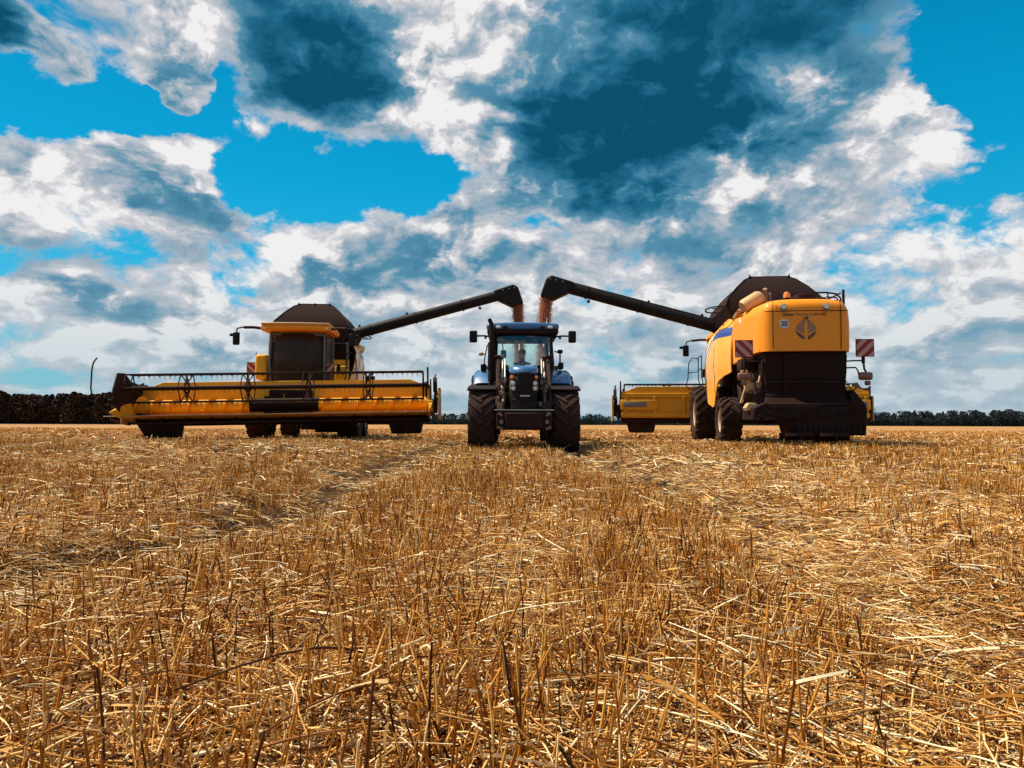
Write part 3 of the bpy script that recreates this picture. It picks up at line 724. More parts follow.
    for k in range(9): q.rbox(-1.2 + k * .27, -1.12 + k * .27, -7.19, -7.14, .72 + .08 * (k % 3), .80 + .08 * (k % 3), .02, 1, 1)
    q.tube([(-1.3, -7.17, .7), (-.4, -7.19, .69), (1.3, -7.17, .86)], .016, 6)
    q.build('spreader_vane', 'chopper', o)
    for sx in (-.25, .55):
        q = MB(); q.lathe([(.28, 0), (.28, .42), (.36, .42), (.36, 0)], 'z', 24, Matrix.Translation((sx, -7.0, 0)))
        for k in range(6): q.box(-.02, .02, .05, .42, .18, .30, Matrix.Translation((sx, -7.0, 0)) @ Matrix.Rotation(k * math.pi / 3, 4, 'Z'))
        q.build('spreader_disc', 'chopper', o)
    # brackets, arms and steps at the left rear
    q = MB()
    q.prism([(-1.45, 1.95), (-1.28, 1.95), (-1.22, 1.62), (-1.02, 1.66), (-.98, 1.82), (-.92, 1.80), (-.96, 1.50), (-1.26, 1.44), (-1.40, 1.12), (-1.48, 1.10), (-1.36, 1.5)], 'y', -6.35, -6.25)
    q.prism([(-1.44, .98), (-1.36, 1.10), (-.95, 1.04), (-.9, .94), (-1.4, .90)], 'y', -6.85, -6.45); q.build('bracket_plate', 'cream', root, bevel=.012)
    q = MB()
    for a, c in (((-1.35, -6.1, 2.3), (-1.35, -6.3, .9)), ((-1.1, -6.0, 2.2), (-1.15, -6.7, 1.05)), ((-1.0, -6.75, 2.15), (-.98, -6.6, 1.15)), ((-1.3, -6.7, 1.35), (-.8, -6.9, 1.0)), ((-1.25, -6.8, 1.2), (-.9, -6.9, .9))):
        q.tube([a, c], .035, 8)
    q.rbox(-1.42, -1.05, -6.2, -5.6, 1.95, 2.28, .05, 2, 1); q.rbox(-1.4, -1.1, -6.4, -5.8, 1.15, 1.4, .05, 2, 1)
    for k in range(7): q.tube([(-1.2 + .05 * k, -6.6, 1.25 - .05 * k), (-1.0 + .03 * k, -6.75, 1.5 - .07 * k)], .02, 6)
    q.tube([(1.0, -6.6, 2.14), (1.2, -6.7, 2.15), (1.43, -6.7, 2.15)], .02, 8); q.tube([(1.0, -6.6, 1.98), (1.25, -6.7, 1.98), (1.3, -6.7, 1.9), (1.32, -6.7, 1.8)], .02, 8)
    q.tube([(1.06, -6.6, 2.3), (1.0, -6.6, 1.4)], .024, 8); q.tube([(1.43, -6.7, 2.25), (1.45, -6.7, 1.95), (1.5, -6.7, 1.85)], .026, 8)
    q.tube([(-1.0, -6.6, 2.14), (-1.43, -6.7, 2.15)], .025, 8); q.tube([(-1.43, -6.7, 2.25), (-1.43, -6.7, 1.7)], .026, 8)
    q.box(1.40, 1.47, -6.72, -6.66, 2.08, 2.26)
    q.tube([(1.1, -5.6, 1.35), (1.35, -5.4, 1.55), (1.5, -5.0, 1.3)], .05, 8); q.rbox(1.1, 1.45, -5.6, -4.9, 1.1, 1.42, .06, 2, 1)
    q.tube([(1.15, -6.2, 1.4), (1.22, -6.2, 1.62), (1.3, -6.2, 1.4), (1.42, -6.2, 1.5)], .02, 6)
    q.build('support_arm', 'dark', root, bevel=.008)
    for x, dx_ in ((-1.45, 0), (1.45, .02)):
        q = MB(); q.rbox(x - .17, x + .17, -6.84, -6.72, 1.66, 1.86, .085, 4, 2); q.rbox(x - .08 + dx_ * 3, x + .06 + dx_ * 3, -6.82, -6.72, 1.53, 1.65, .04, 2, 1)
        q.build('tail_lamp', 'redlens', root)
    warning_board(root, -1.45, -6.78, 2.46, .44, -1, False); warning_board(root, 1.45, -6.78, 2.46, .44, -1, True)
    # axles and wheels
    q = MB(); q.tube([(-1.3, 0, .93), (1.3, 0, .93)], .17, 12); q.box(-.8, .8, -.35, .3, .75, 1.2); q.tube([(-1.1, -3.9, .68), (1.1, -3.9, .68)], .10, 10); q.box(-.2, .2, -4.2, -3.5, .65, 1.1)
    q.build('axle', 'dark', root, bevel=.02)
    for sg in (-1, 1):
        wheel('front_wheel', root, (sg * 1.52, 0, .93), .95, .74, .44, 19)
        wheel('rear_wheel', root, (sg * 1.36, -3.9, .67), .69, .60, .33, 16)
    # cab
    cab = empty('cab', (0, 0, 0), 0, root)
    q = MB()
    for x in (-.93, .93):
        q.tube([(x, .35, 2.0), (x, .33, 3.58)], .05, 8)
        q.tube([(x * .93, 1.55, 1.85), (x * .95, 1.72, 2.6), (x * .93, 1.62, 3.56)], .045, 8)
    q.box(-.93, .93, .3, .36, 1.9, 3.55); q.rbox(-.95, .95, .3, 1.75, 1.75, 1.95, .05, 2, 1); q.box(-.9, .9, 1.45, 1.66, 3.46, 3.58)
    q.build('cab_frame', 'rimdark', cab, bevel=.01)
    q = MB(); rings = []
    for z, fy in ((1.93, 1.76), (2.2, 1.86), (2.6, 1.92), (3.0, 1.88), (3.3, 1.80), (3.53, 1.68)):
        rings.append([(x, fy - .34 * (abs(x) / .9) ** 2.4 + .06, z) for x in np.linspace(-.88, .88, 15)])
    q.loft(rings, close=False, cap=False); q.build('windshield', 'smoked', cab, angle=80)
    q = MB()
    for x in (-.935, .935): q.add([(x, .4, 2.0), (x, 1.55, 2.0), (x, 1.66, 2.6), (x, 1.56, 3.5), (x, .4, 3.5)], [(0, 1, 2, 3, 4)])
    q.build('side_window', 'smoked', cab)
    q = MB(); q.rbox(-1.14, 1.14, .15, 2.12, 3.58, 3.80, .09, 4, 4, lambda p: (p[0] * (1 - .0), p[1] - .10 * (p[0] / 1.14) ** 2 * (p[1] > 1), p[2] + (.02 if p[2] > 3.7 else 0) * (1 - (p[0] / 1.14) ** 2)))
    rf = q.build('cab_roof', 'yellow', cab, angle=60)
    q = MB(); q.rbox(-1.10, 1.10, .3, 2.17, 3.775, 3.845, .03, 2, 4, lambda p: (p[0], p[1] - .10 * (p[0] / 1.14) ** 2 * (p[1] > 1), p[2])); q.build('roof_cap', 'cream', rf, angle=60)
    for x in (-.95, -.68, .68, .95):
        q = MB(); q.rbox(x - .09, x + .09, 2.02 - .08 * abs(x), 2.12 - .08 * abs(x), 3.62, 3.72, .03, 2, 1); q.build('work_light', 'lens', rf)
    for sg in (-1, 1):
        q = MB(); q.tube([(sg * 1.05, 1.85, 3.66), (sg * 1.35, 2.0, 3.68), (sg * 1.62, 2.1, 3.66)], .045, 8); q.tube([(sg * 1.6, 2.1, 3.68), (sg * 1.82, 2.15, 3.62), (sg * 1.84, 2.15, 3.4)], .025, 8)
        o = q.build('mirror_arm', 'dark', cab)
        q = MB(); q.rbox(sg * 1.84 - .11, sg * 1.84 + .11, 2.1, 2.2, 3.08, 3.5, .05, 3, 2); q.rbox(sg * 2.0 - .08, sg * 2.0 + .06, 2.1, 2.18, 3.36, 3.46, .04, 2, 1); q.build('mirror', 'black', o)
    # seat and steering column behind the glass
    q = MB(); q.rbox(-.28, .28, .7, 1.15, 2.35, 2.5, .06, 3, 2); q.rbox(-.28, .28, .6, .74, 2.45, 3.1, .06, 3, 2); q.tube([(0, 1.5, 2.0), (0, 1.3, 2.62)], .05, 8); q.build('seat', 'seatcloth', cab)
    q = MB(); q.lathe([(-.02, .19), (.02, .19), (.02, .225), (-.02, .225), (-.02, .19)], 'z', 20, Matrix.Translation((0, 1.28, 2.66)) @ Matrix.Rotation(R(30), 4, 'X')); q.build('steering_wheel', 'black', cab)
    # right-hand locker, lower front trim
    q = MB(); q.rbox(1.0, 1.42, .3, 1.5, 2.0, 2.86, .12, 4, 3); q.build('side_locker', 'yellow_dusty', root)
    q = MB(); q.rbox(-1.45, 1.45, .1, 1.7, 1.68, 1.92, .07, 3, 3); q.build('platform', 'yellow_dusty', root)
    q = MB(); q.rbox(-1.42, -.98, -.3, .1, 2.0, 2.60, .05, 3, 2); q.build('steering_locker', 'yellow_dusty', root)
    q = MB()
    for k in range(2):
        yy = .35 + .85 * k
        q.tube([(-1.46, yy, 1.9), (-1.52, yy, 2.2), (-1.52, yy, 2.95)], .018, 6)
    q.tube([(-1.52, .35, 2.95), (-1.52, 1.2, 2.95)], .018, 6); q.tube([(-1.52, .35, 2.5), (-1.52, 1.2, 2.5)], .016, 6)
    q.tube([(-1.5, 1.2, 2.9), (-1.72, 1.25, 2.95), (-1.85, 1.25, 2.75), (-1.88, 1.25, 2.2), (-1.95, 1.25, 1.95), (-1.8, 1.25, 1.78), (-1.5, 1.2, 1.8)], .018, 6)
    q.tube([(-1.5, 1.2, 2.45), (-1.87, 1.25, 2.4)], .016, 6)
    q.tube([(-1.75, .6, 1.85), (-1.80, .6, .75)], .02, 6); q.tube([(-1.75, 1.0, 1.85), (-1.80, 1.0, .75)], .02, 6)
    for k in range(4): q.box(-1.9, -1.68, .6, 1.0, .8 + .28 * k, .83 + .28 * k)
    q.build('ladder', 'black', root)
    warning_board(root, 1.62, .9, 2.42, .42, 1, True); warning_board(root, -.98, 1.55, 2.38, .42, 1, False)
    q = MB(); q.tube([(1.42, .9, 2.2), (1.62, .88, 2.2)], .02, 6); q.tube([(1.45, 1.2, 2.2), (1.45, 1.2, 2.95)], .014, 6); q.tube([(-.98, 1.53, 1.9), (-.98, 1.53, 2.3)], .02, 6); q.rbox(-1.36, -1.24, 1.3, 1.45, 2.25, 2.55, .03, 2, 1); q.build('board_stay', 'black', root)
    # opened grain tank covers: a dark tent above the body
    def ring(z, x, y0, y1): return [(-x, y0, z), (x, y0, z), (x, y1, z), (-x, y1, z)]
    q = MB(); q.loft([ring(3.42, 1.08, -3.9, -.42), ring(3.74, 1.26, -3.9, -.45), ring(4.0, 1.40, -3.86, -.48), ring(4.25, 1.31, -3.78, -.58), ring(4.6, 1.02, -3.55, -.85), ring(4.87, .74, -3.3, -1.1), ring(4.98, .54, -3.15, -1.25), ring(4.95, .50, -3.1, -1.3), ring(4.5, .9, -3.4, -1.0)], cap=False)
    o = q.build('grain_tank_cover', 'tank', root, bevel=.012)
    q = MB()
    for x in (-.55, .55):
        q.prism([(x - .05, 4.93), (x + .05, 4.93), (x * 1.06, 5.06)], 'y', -3.22, -3.19); q.prism([(x - .05, 4.93), (x + .05, 4.93), (x * 1.06, 5.04)], 'y', -1.2, -1.17)
    for sg in (-1, 1):
        for y0, y1 in ((-3.9, -3.15), (-.45, -1.25)): q.tube([(sg * 1.26, y0, 3.74), (sg * 1.40, y0 + .03, 4.0), (sg * 1.31, y0 + (.12 if y0 < -2 else -.13), 4.25), (sg * 1.02, y0 + (.35 if y0 < -2 else -.40), 4.6), (sg * .74, y0 + (.6 if y0 < -2 else -.65), 4.87), (sg * .54, y1, 4.98)], .02, 6)
    q.tube([(-.54, -1.25, 4.985), (.54, -1.25, 4.985)], .016, 6); q.tube([(-.54, -3.15, 4.985), (.54, -3.15, 4.985)], .016, 6)
    q.rbox(-.05, .02, -1.24, -1.18, 4.95, 5.01, .02, 1, 1); q.build('cover_frame', 'dark', o)
    q = MB(); q.lathe([(-.016, .30), (.016, .30), (.016, .335), (-.016, .335), (-.016, .30)], 'z', 24, Matrix.Translation((-1.55, -3.2, 4.0)) @ Matrix.Scale(2.0, 4, (0, 1, 0)))
    q.tube([(-1.7, -3.4, 4.0), (-.9, -3.6, 4.03)], .018, 6); q.tube([(-1.35, -3.2, 3.5), (-1.4, -3.2, 4.0)], .018, 6); q.build('hand_hoop', 'black', root)
    # feeder house
    q = MB(); q.prism([(.6, 1.5), (2.55, .78), (2.55, 1.62), (.9, 2.0), (.1, 1.9)], 'x', -.68, .68); q.build('feeder_house', 'dark', root, bevel=.03)
    return root

def make_auger(root, tilt, L=5.85, swing=0.):
    """unloading auger reaching left; its own frame: x along the tube"""
    P = Vector((-1.22, -1.0, 3.78)); e = empty('unloading_auger', P, 0, root)
    e.rotation_euler = (Matrix.Rotation(R(180) - swing, 3, 'Z') @ Matrix.Rotation(-tilt, 3, 'Y')).to_euler()
    q = MB(); q.tube([(-.25, 0, -.05), (.15, 0, 0), (L - .25, 0, 0)], [.24, .205, .195], 20)
    for k in (.9, 2.6, 4.4): q.lathe([(k - .03, .19), (k - .03, .225), (k + .03, .225), (k + .03, .19)], 'x', 20)
    q.rbox(.5, .58, -.04, .04, .18, .28, .01, 1, 1); q.rbox(2.3, 2.38, -.04, .04, .18, .27, .01, 1, 1); q.tube([(.2, .12, .19), (L - .6, .12, .19)], .014, 6)
    q.build('auger_tube', 'black', e)
    q = MB(); q.tube([(-.3, 0, -.55), (-.3, 0, .1)], .26, 18); q.rbox(-.5, .05, -.3, .3, -.12, .24, .08, 3, 2); q.build('auger_base', 'dark', e)
    q = MB()
    q.prism([(L - .80, .21), (L - .02, .245), (L + .13, .10), (L + .16, -.55), (L - .26, -.58), (L - .70, -.205)], 'y', -.215, .215)
    o = q.build('spout', 'black', e, bevel=.05)
    q = MB()
    for k, (a, c) in enumerate(((L - .02, .1), (L - .22, .12), (L - .45, .12))): q.lathe([(-.225, 0), (-.225, .02), (.225, .02), (.225, 0)], 'y', 8, Matrix.Translation((a, 0, c)))
    q.build('bolt', 'silver', o)
    q = MB(); q.lathe([(-.05, .04), (.03, .06), (.04, 0), (-.05, 0)], 'z', 14, Matrix.Translation((L - 1.45, 0, -.27))); q.tube([(L - 1.45, 0, -.24), (L - 1.45, 0, -.17)], .012, 6); q.build('auger_lamp', 'black', e)
    return e

def make_header(root, rod):
    """wide grain header with its reel, raised off the ground"""
    H = empty('header', (.15, 0, 0), 0, root); h = 4.47
    q = MB()
    q.prism([(-h, .86), (h, .86), (h, 1.80), (4.25, 1.82), (3.85, 1.98), (-3.85, 1.98), (-4.25, 1.82), (-h, 1.80)], 'y', 2.42, 2.50)
    q.prism([(2.5, .86), (2.5, .92), (3.0, .80), (3.92, .93), (3.93, .90), (3.0, .74), (2.42, .80), (2.42, .90)], 'x', -h, h)
    q.box(-h, h, 2.36, 2.44, 1.56, 1.72); q.box(-h, h, 2.34, 2.44, .84, .98)
    for k in range(9):
        x = -h + .1 + k * (2 * h - .3) / 8; q.box(x, x + .1, 2.345, 2.43, .95, 1.6)
    q.rbox(-4.5, -3.1, 2.33, 2.43, 1.1, 1.48, .03, 2, 1); q.rbox(3.1, 4.5, 2.33, 2.43, 1.1, 1.48, .03, 2, 1)
    q.build('header_frame', 'yellow_dusty', H, bevel=.01)
    for sx in (-1, 1):
        q = MB(); q.rbox(sx * 3.95 - .42, sx * 3.95 + .42, 2.315, 2.33, 1.2, 1.4, .005, 1, 1); q.build('name_plate', 'grey', H)
    q = MB()
    q.box(-h, h, 2.6, 3.6, .66, .735); q.box(-h, h, 2.42, 2.7, .60, .78)
    for k in range(14): q.prism([(2.4, .64), (3.7, .76), (3.7, .84), (2.4, .72)], 'x', -h + .1 + k * .71, -h + .16 + k * .71)
    q.build('underside', 'dark', H, bevel=.01)
    q = MB(); q.box(-.75, .75, 2.515, 2.53, .95, 1.50); q.box(-1.05, 1.05, 3.2, 3.7, .90, .945); q.tube([(-1.05, 2.95, 1.20), (1.05, 2.95, 1.20)], .215, 18); q.build('feed_opening', 'chopper', H)
    # knife with guards
    q = MB(); q.box(-h, h, 3.91, 3.98, .905, .925)
    for k in range(124):
        x = -h + .04 + k * .0762; q.add([(x - .02, 3.97, .90), (x + .02, 3.97, .90), (x, 4.08, .915), (x - .02, 3.97, .93), (x + .02, 3.97, .93)], [(0, 1, 2), (3, 2, 4), (0, 2, 3), (1, 4, 2), (0, 3, 4, 1)])
    q.build('cutter_bar', 'silver', H)
    # intake auger with flights
    q = MB(); q.tube([(-h + .03, 2.95, 1.20), (h - .03, 2.95, 1.20)], .20, 18)
    for sg in (-1, 1):
        n = 130; vs = []; fs = []
        for k in range(n):
            t = k / (n - 1); x = sg * (h - .05 - t * (h - 1.15)); a = sg * t * 2 * math.pi * 6.2
            for r in (.19, .335): vs.append((x, 2.95 + math.cos(a) * r, 1.20 + math.sin(a) * r))
        for k in range(n - 1): fs.append((2 * k, 2 * k + 1, 2 * k + 3, 2 * k + 2))
        q.add(vs, fs)
    for k in range(16):
        x = -h + .3 + k * .6; a = k * 1.1; q.tube([(x, 2.95, 1.2), (x, 2.95 + math.cos(a) * .34, 1.2 + math.sin(a) * .34)], .012, 6)
    q.build('intake_auger', 'yellow_dusty', H, angle=50)
    # reel
    cy, cz, r = 3.85, 1.72, .47; xe = h - .16
    q = MB(); q.tube([(-xe, cy, cz), (xe, cy, cz)], .065, 12)
    A = [R(30 + 60 * k) for k in range(6)]; A = [a + R(0) for a in (R(60 * k) for k in range(6))]
    for a in A:
        y, z = cy + math.cos(a) * r, cz + math.sin(a) * r
        q.tube([(-xe, y, z), (xe, y, z)], .024, 6)
        n = int(2 * xe / .15)
        for k in range(n + 1):
            x = -xe + .03 + k * (2 * xe - .06) / n; q.add([(x - .006, y, z), (x + .006, y, z), (x, y - .05, z - .20), (x, y + .012, z)], [(0, 1, 2), (1, 3, 2), (3, 0, 2)])
            if k % 2 == 0: q.box(x - .014, x + .014, y - .02, y + .02, z - .05, z)
    xs_ = [-xe, -2.65, -.88, .89, 2.66, xe]
    for j, x0 in enumerate(xs_):
        for dx_ in ((-.10, .10) if 0 < j < 5 else (0,)):
            for k in range(6):
                a, a2 = A[k], A[(k + 1) % 6]; p = (x0 + dx_, cy + math.cos(a) * r, cz + math.sin(a) * r); p2 = (x0 + dx_, cy + math.cos(a2) * r, cz + math.sin(a2) * r)
                q.tube([p, p2], .018, 5); q.tube([(x0 - dx_, cy, cz), p], .018, 5)
    q.build('reel', 'dark', H)
    q = MB()
    for sg in (-1, 1):
        q.tube([(sg * (xe + .06), 2.45, 1.86), (sg * (xe + .06), 3.2, 1.82), (sg * (xe + .06), 3.95, 1.72)], .05, 8)
        q.tube([(sg * (xe + .06), 2.9, 1.2), (sg * (xe + .06), 3.3, 1.78)], .035, 8)
    q.build('reel_arm', 'dark', H)
    # end sheets: dark panel on the inner side, yellow nose
    for sg in (-1, 1):
        q = MB(); q.prism([(2.36, .78), (2.36, 1.98), (2.7, 1.90), (3.3, 1.96), (3.75, 2.19), (4.2, 2.17), (4.5, 1.66), (4.35, 1.2), (4.0, .96), (3.1, .80)] if sg > 0 else [(2.36, .78), (2.36, 1.98), (2.6, 1.98), (3.0, 1.6), (3.6, 1.3), (3.9, 1.15), (3.7, .96), (3.1, .80)], 'x', sg * h, sg * (h + .05))
        o = q.build('end_sheet', 'dark', H, bevel=.01)
        q = MB(); q.loft([[(sg * (h - .02), 3.0, .78), (sg * (h + .16), 3.0, .80), (sg * (h + .16), 3.0, 1.3), (sg * (h - .02), 3.0, 1.35)],
                          [(sg * (h - .02), 3.8, .84), (sg * (h + .14), 3.8, .86), (sg * (h + .12), 3.8, 1.25), (sg * (h - .02), 3.8, 1.26)],
                          [(sg * (h + .02), 4.3, .92), (sg * (h + .10), 4.3, .94), (sg * (h + .10), 4.3, 1.10), (sg * (h + .02), 4.3, 1.10)],
                          [(sg * (h + .05), 4.6, .99), (sg * (h + .08), 4.6, .99), (sg * (h + .08), 4.6, 1.03), (sg * (h + .05), 4.6, 1.03)]])
        q.build('crop_divider', 'yellow_dusty', H, bevel=.015)
    # drive side cover, outside the vehicle's left end
    q = MB(); q.rbox(-h - .36, -h - .28, 2.5, 3.75, .66, 1.66, .05, 3, 3, lambda p: (p[0], p[1] - .25 * max(0, p[2] - 1.2), p[2])); q.build('drive_cover', 'cream', H)
    q = MB(); q.rbox(h + .14, h + .20, 2.5, 3.6, .7, 1.62, .03, 2, 2); q.build('drive_cover', 'cream', H)
    q = MB()
    for y, z, rr in ((3.85, 1.72, .23), (3.2, 1.2, .26), (2.7, 1.45, .16), (3.6, .98, .13)):
        q.lathe([(-h - .26, 0), (-h - .26, rr), (-h - .20, rr * .93), (-h - .14, rr), (-h - .14, 0)], 'x', 22, Matrix.Translation((0, y, z)))
    q.tube([(-h - .2, 3.85, 1.95), (-h - .2, 3.2, 1.46)], .02, 6); q.tube([(-h - .2, 3.85, 1.49), (-h - .2, 3.2, .94)], .02, 6); q.tube([(-h - .2, 3.9, 1.6), (-h - .2, 3.8, 1.95), (-h - .2, 3.3, 2.05)], .03, 6)
    q.prism([(2.5, .7), (4.0, .86), (4.1, 1.1), (3.6, 1.3), (2.6, 1.2)], 'x', -h - .13, -h - .06); q.build('drive_gear', 'dark', H)
    q = MB(); q.tube([(-h + .02, 3.85, 1.6), (-h + .02, 3.87, 2.26)], .03, 6); q.build('reel_post', 'dark', H)
    for sg in (-1, 1):
        q = MB(); x = sg * 3.72
        q.loft([[(x - .53, 2.5, .64), (x + .53, 2.5, .64), (x + .53, 3.5, .68), (x - .53, 3.5, .68)], [(x - .52, 2.5, .5), (x + .52, 2.5, .5), (x + .50, 3.3, .5), (x - .50, 3.3, .5)],
                [(x - .46, 2.45, .24), (x + .46, 2.45, .24), (x + .44, 3.0, .24), (x - .44, 3.0, .24)]]); q.build('skid_shoe', 'rubber', H, bevel=.03)
    if rod:
        q = MB(); q.tube([(h + .05, 4.5, 1.0), (h + .28, 4.6, 1.12), (h + .40, 4.85, 1.35), (h + .46, 4.85, 1.7), (h + .44, 4.85, 2.2), (h + .40, 4.85, 2.42), (h + .30, 4.85, 2.56)], .022, 6); q.build('divider_rod', 'black', H)
    return H

LR, LL = 5.72, 6.46
proto = make_combine(); split_pieces(proto, ('axle', 'board_stay', 'corner_post', 'cover_frame', 'side_window', 'support_arm'))
right_c = proto; left_c = copy_tree(proto)
aR = make_auger(right_c, R(15.8), LR, 0.); aL = make_auger(left_c, R(16.0), LL, 0.)
hR = make_header(right_c, False); hL = make_header(left_c, True)
hR.location.x = .25; hL.location.x = .05; hL.location.z = -.06; hL.rotation_euler.y = R(1.2)
for _r in (right_c, left_c): split_pieces(_r, ('reel_arm',))
RC = (8.05, 25.1); LC = (-7.22, 26.0)
right_c.location = (*RC, float(G(*RC)) - .03 + .03); right_c.rotation_euler = (0, 0, -R(6.6))
left_c.location = (*LC, float(G(*LC))); left_c.rotation_euler = (0, 0, R(184.6))
GRP = 'combine harvesters unloading grain'
tag(right_c, 'yellow combine harvester seen from behind, with a leaf emblem, right of the blue tractor', 'combine harvester', GRP)
tag(left_c, 'yellow combine harvester facing the camera behind its wide header, left of the blue tractor', 'combine harvester', GRP)

# ------------------------------------------------------------------ tractor (y forward, origin on the ground under the rear axle)
def make_tractor():
    t = empty('tractor')
    for sg in (-1, 1):
        wheel('rear_wheel', t, (sg * 1.0, 0, .98), 1.0, .70, .50, 18, 'rimdark')
        wheel('front_wheel', t, (sg * .955, 2.75, .70), .735, .62, .36, 17, 'rimdark')
    q = MB(); q.box(-.28, .28, -.4, 3.2, .72, 1.15); q.tube([(-.75, 0, .98), (.75, 0, .98)], .17, 12); q.box(-.35, .35, -.5, .5, .75, 1.3)
    q.tube([(-.75, 2.75, .68), (.75, 2.75, .68)], .10, 10); q.box(-.2, .2, 2.45, 3.0, .55, .9); q.box(-.62, -.3, .6, 1.6, .62, 1.05); q.box(.3, .62, .6, 1.6, .62, 1.05)
    q.tube([(-.55, 2.95, .74), (.55, 2.95, .74)], .035, 8)
    for sg in (-1, 1):
        q.tube([(sg * .62, 2.75, .4), (sg * .60, 2.75, 1.05)], .09, 10); q.tube([(sg * .25, 2.6, .95), (sg * .6, 2.7, .78)], .05, 8)
    q.tube([(0, -.5, .55), (0, -1.2, .55)], .05, 8); q.build('chassis', 'dark', t, bevel=.02)
    # hood
    def hf(p):
        x, y, z = p; k = max(0, (y - 1.0) / 2.45); dz = -.16 * k ** 1.6 * max(0, (z - 1.3) / .75)
        return (x * (1.12 - .17 * k), y - .22 * max(0, (1.72 - z) / .7) * 0 - (.16 * (x / .33) ** 2 + .10 * max(0, (z - 1.75) / .3)) * (k > .55) * k, z + dz)
    q = MB(); q.rbox(-.335, .335, 1.0, 3.5, 1.86, 2.10, .10, 5, 8, hf); hd = q.build('hood', 'blue', t, angle=60)
    q = MB(); q.rbox(-.325, .325, 1.0, 3.42, 1.15, 1.86, .06, 3, 6, hf); g = q.build('hood_side', 'black', t, angle=50)
    q = MB(); q.rbox(-.15, .15, 3.34, 3.45, 1.30, 1.80, .04, 2, 2)
    for k in range(12): q.box(-.14, .14, 3.44, 3.456, 1.33 + k * .038, 1.345 + k * .038)
    q.build('grille', 'black', g)
    for sg in (-1, 1):
        q = MB(); q.rbox(sg * .245 - .075, sg * .245 + .075, 3.28, 3.42, 1.36, 1.60, .05, 3, 2); o = q.build('headlight', 'rimdark', t)
        for z in (1.43, 1.54):
            q = MB(); q.lathe([(3.425, 0), (3.42, .04), (3.40, .052)], 'y', 16, Matrix.Translation((sg * .245, 0, z))); q.build('lens', 'lens', o)
        q = MB(); q.rbox(sg * .27 - .035, sg * .27 + .035, 3.3, 3.40, 1.63, 1.71, .02, 2, 1); q.build('indicator', 'orange', o)
    q = MB(); q.box(-.13, .09, 3.40, 3.425, 1.245, 1.275); q.build('front_plate', 'silver', t)
    # cab
    c = empty('cab', (0, 0, 0), 0, t)
    q = MB()
    for sg in (-1, 1):
        q.tube([(sg * .66, .98, 1.35), (sg * .75, .95, 2.1), (sg * .72, .84, 2.98)], .05, 8); q.tube([(sg * .80, -.1, 1.5), (sg * .84, -.1, 2.2), (sg * .78, -.1, 2.98)], .04, 8)
        q.tube([(sg * .72, -.82, 1.6), (sg * .74, -.85, 2.2), (sg * .70, -.78, 2.98)], .045, 8); q.tube([(sg * .72, .95, 2.02), (sg * .8, -.1, 1.98)], .035, 6)
        q.tube([(sg * .74, .88, 2.93), (sg * .72, -.8, 2.93)], .05, 8)
    q.tube([(-.72, .86, 2.93), (.72, .86, 2.93)], .06, 8); q.tube([(-.7, -.8, 2.93), (.7, -.8, 2.93)], .055, 8)
    q.box(-.66, .66, -.8, 1.0, 1.2, 1.42); q.box(-.70, .70, .90, .97, 1.0, 1.98); q.box(-.40, .40, .92, 1.02, 1.35, 2.02); q.box(-.7, .7, -.82, -.76, 1.4, 1.95)
    q.build('cab_frame', 'black', c, bevel=.01)
    q = MB(); q.loft([[(x, .98 + .07 * (1 - (x / .72) ** 2) - .02 * k, z) for x in np.linspace(-.71, .71, 11)] for k, z in enumerate((1.55, 1.95, 2.4, 2.8, 2.93))], close=False, cap=False); q.build('windshield', 'glass', c, angle=80)
    q = MB(); q.add([(-.68, -.80, 1.95), (.68, -.80, 1.95), (.66, -.78, 2.92), (-.66, -.78, 2.92)], [(0, 1, 2, 3)]); q.build('rear_window', 'glass', c)
    for sg in (-1, 1):
        q = MB(); q.add([(sg * .74, .92, 1.55), (sg * .84, -.08, 1.55), (sg * .79, -.08, 2.92), (sg * .735, .86, 2.92)], [(0, 1, 2, 3)]); q.build('side_door', 'glass', c)
    q = MB(); q.rbox(-.93, .93, -.98, 1.08, 3.04, 3.20, .07, 4, 4, lambda p: (p[0], p[1] + .06 * (1 - (p[0] / .93) ** 2) * (p[1] > 0), p[2] + .03 * (1 - (p[0] / .93) ** 2) * (p[2] > 3.1)))
    r = q.build('roof', 'blue', c, angle=60)
    q = MB(); q.rbox(-.91, .91, -.92, 1.10, 2.93, 3.07, .04, 2, 3); q.build('roof_liner', 'dark', c)
    for x in (-.70, -.5, .62, .45):
        q = MB(); q.rbox(x - .06, x + .06, 1.08, 1.16, 3.06, 3.13, .02, 2, 1); q.build('work_light', 'lens' if abs(x) > .6 else 'black', r)
    for x, h in ((-.50, .42), (-.40, .32)):
        q = MB(); q.tube([(x, -.2, 3.18), (x, -.2, 3.30), (x, -.2, 3.2 + h)], [.014, .008, .004], 6); q.build('antenna', 'black', r)
    q = MB(); q.rbox(-.08, .12, .55, .72, 2.80, 2.92, .03, 2, 1); q.tube([(.45, .7, 2.9), (.52, .7, 2.7), (.5, .72, 2.5)], .015, 6); q.rbox(.42, .56, .66, .70, 2.35, 2.55, .02, 2, 1); q.build('cab_monitor', 'black', c)
    q = MB(); q.rbox(-.26, .26, -.45, .05, 1.60, 1.75, .06, 3, 2); q.rbox(-.24, .24, -.55, -.42, 1.7, 2.30, .06, 3, 2); q.build('seat', 'seatcloth', c)
    q = MB(); q.rbox(-.35, .35, .70, .96, 1.5, 2.12, .12, 4, 3, lambda p: (p[0], p[1], p[2] - .5 * p[0] * p[0])); q.tube([(0, .8, 1.9), (0, .5, 2.12)], .04, 8); q.build('dashboard', 'seatcloth', c)
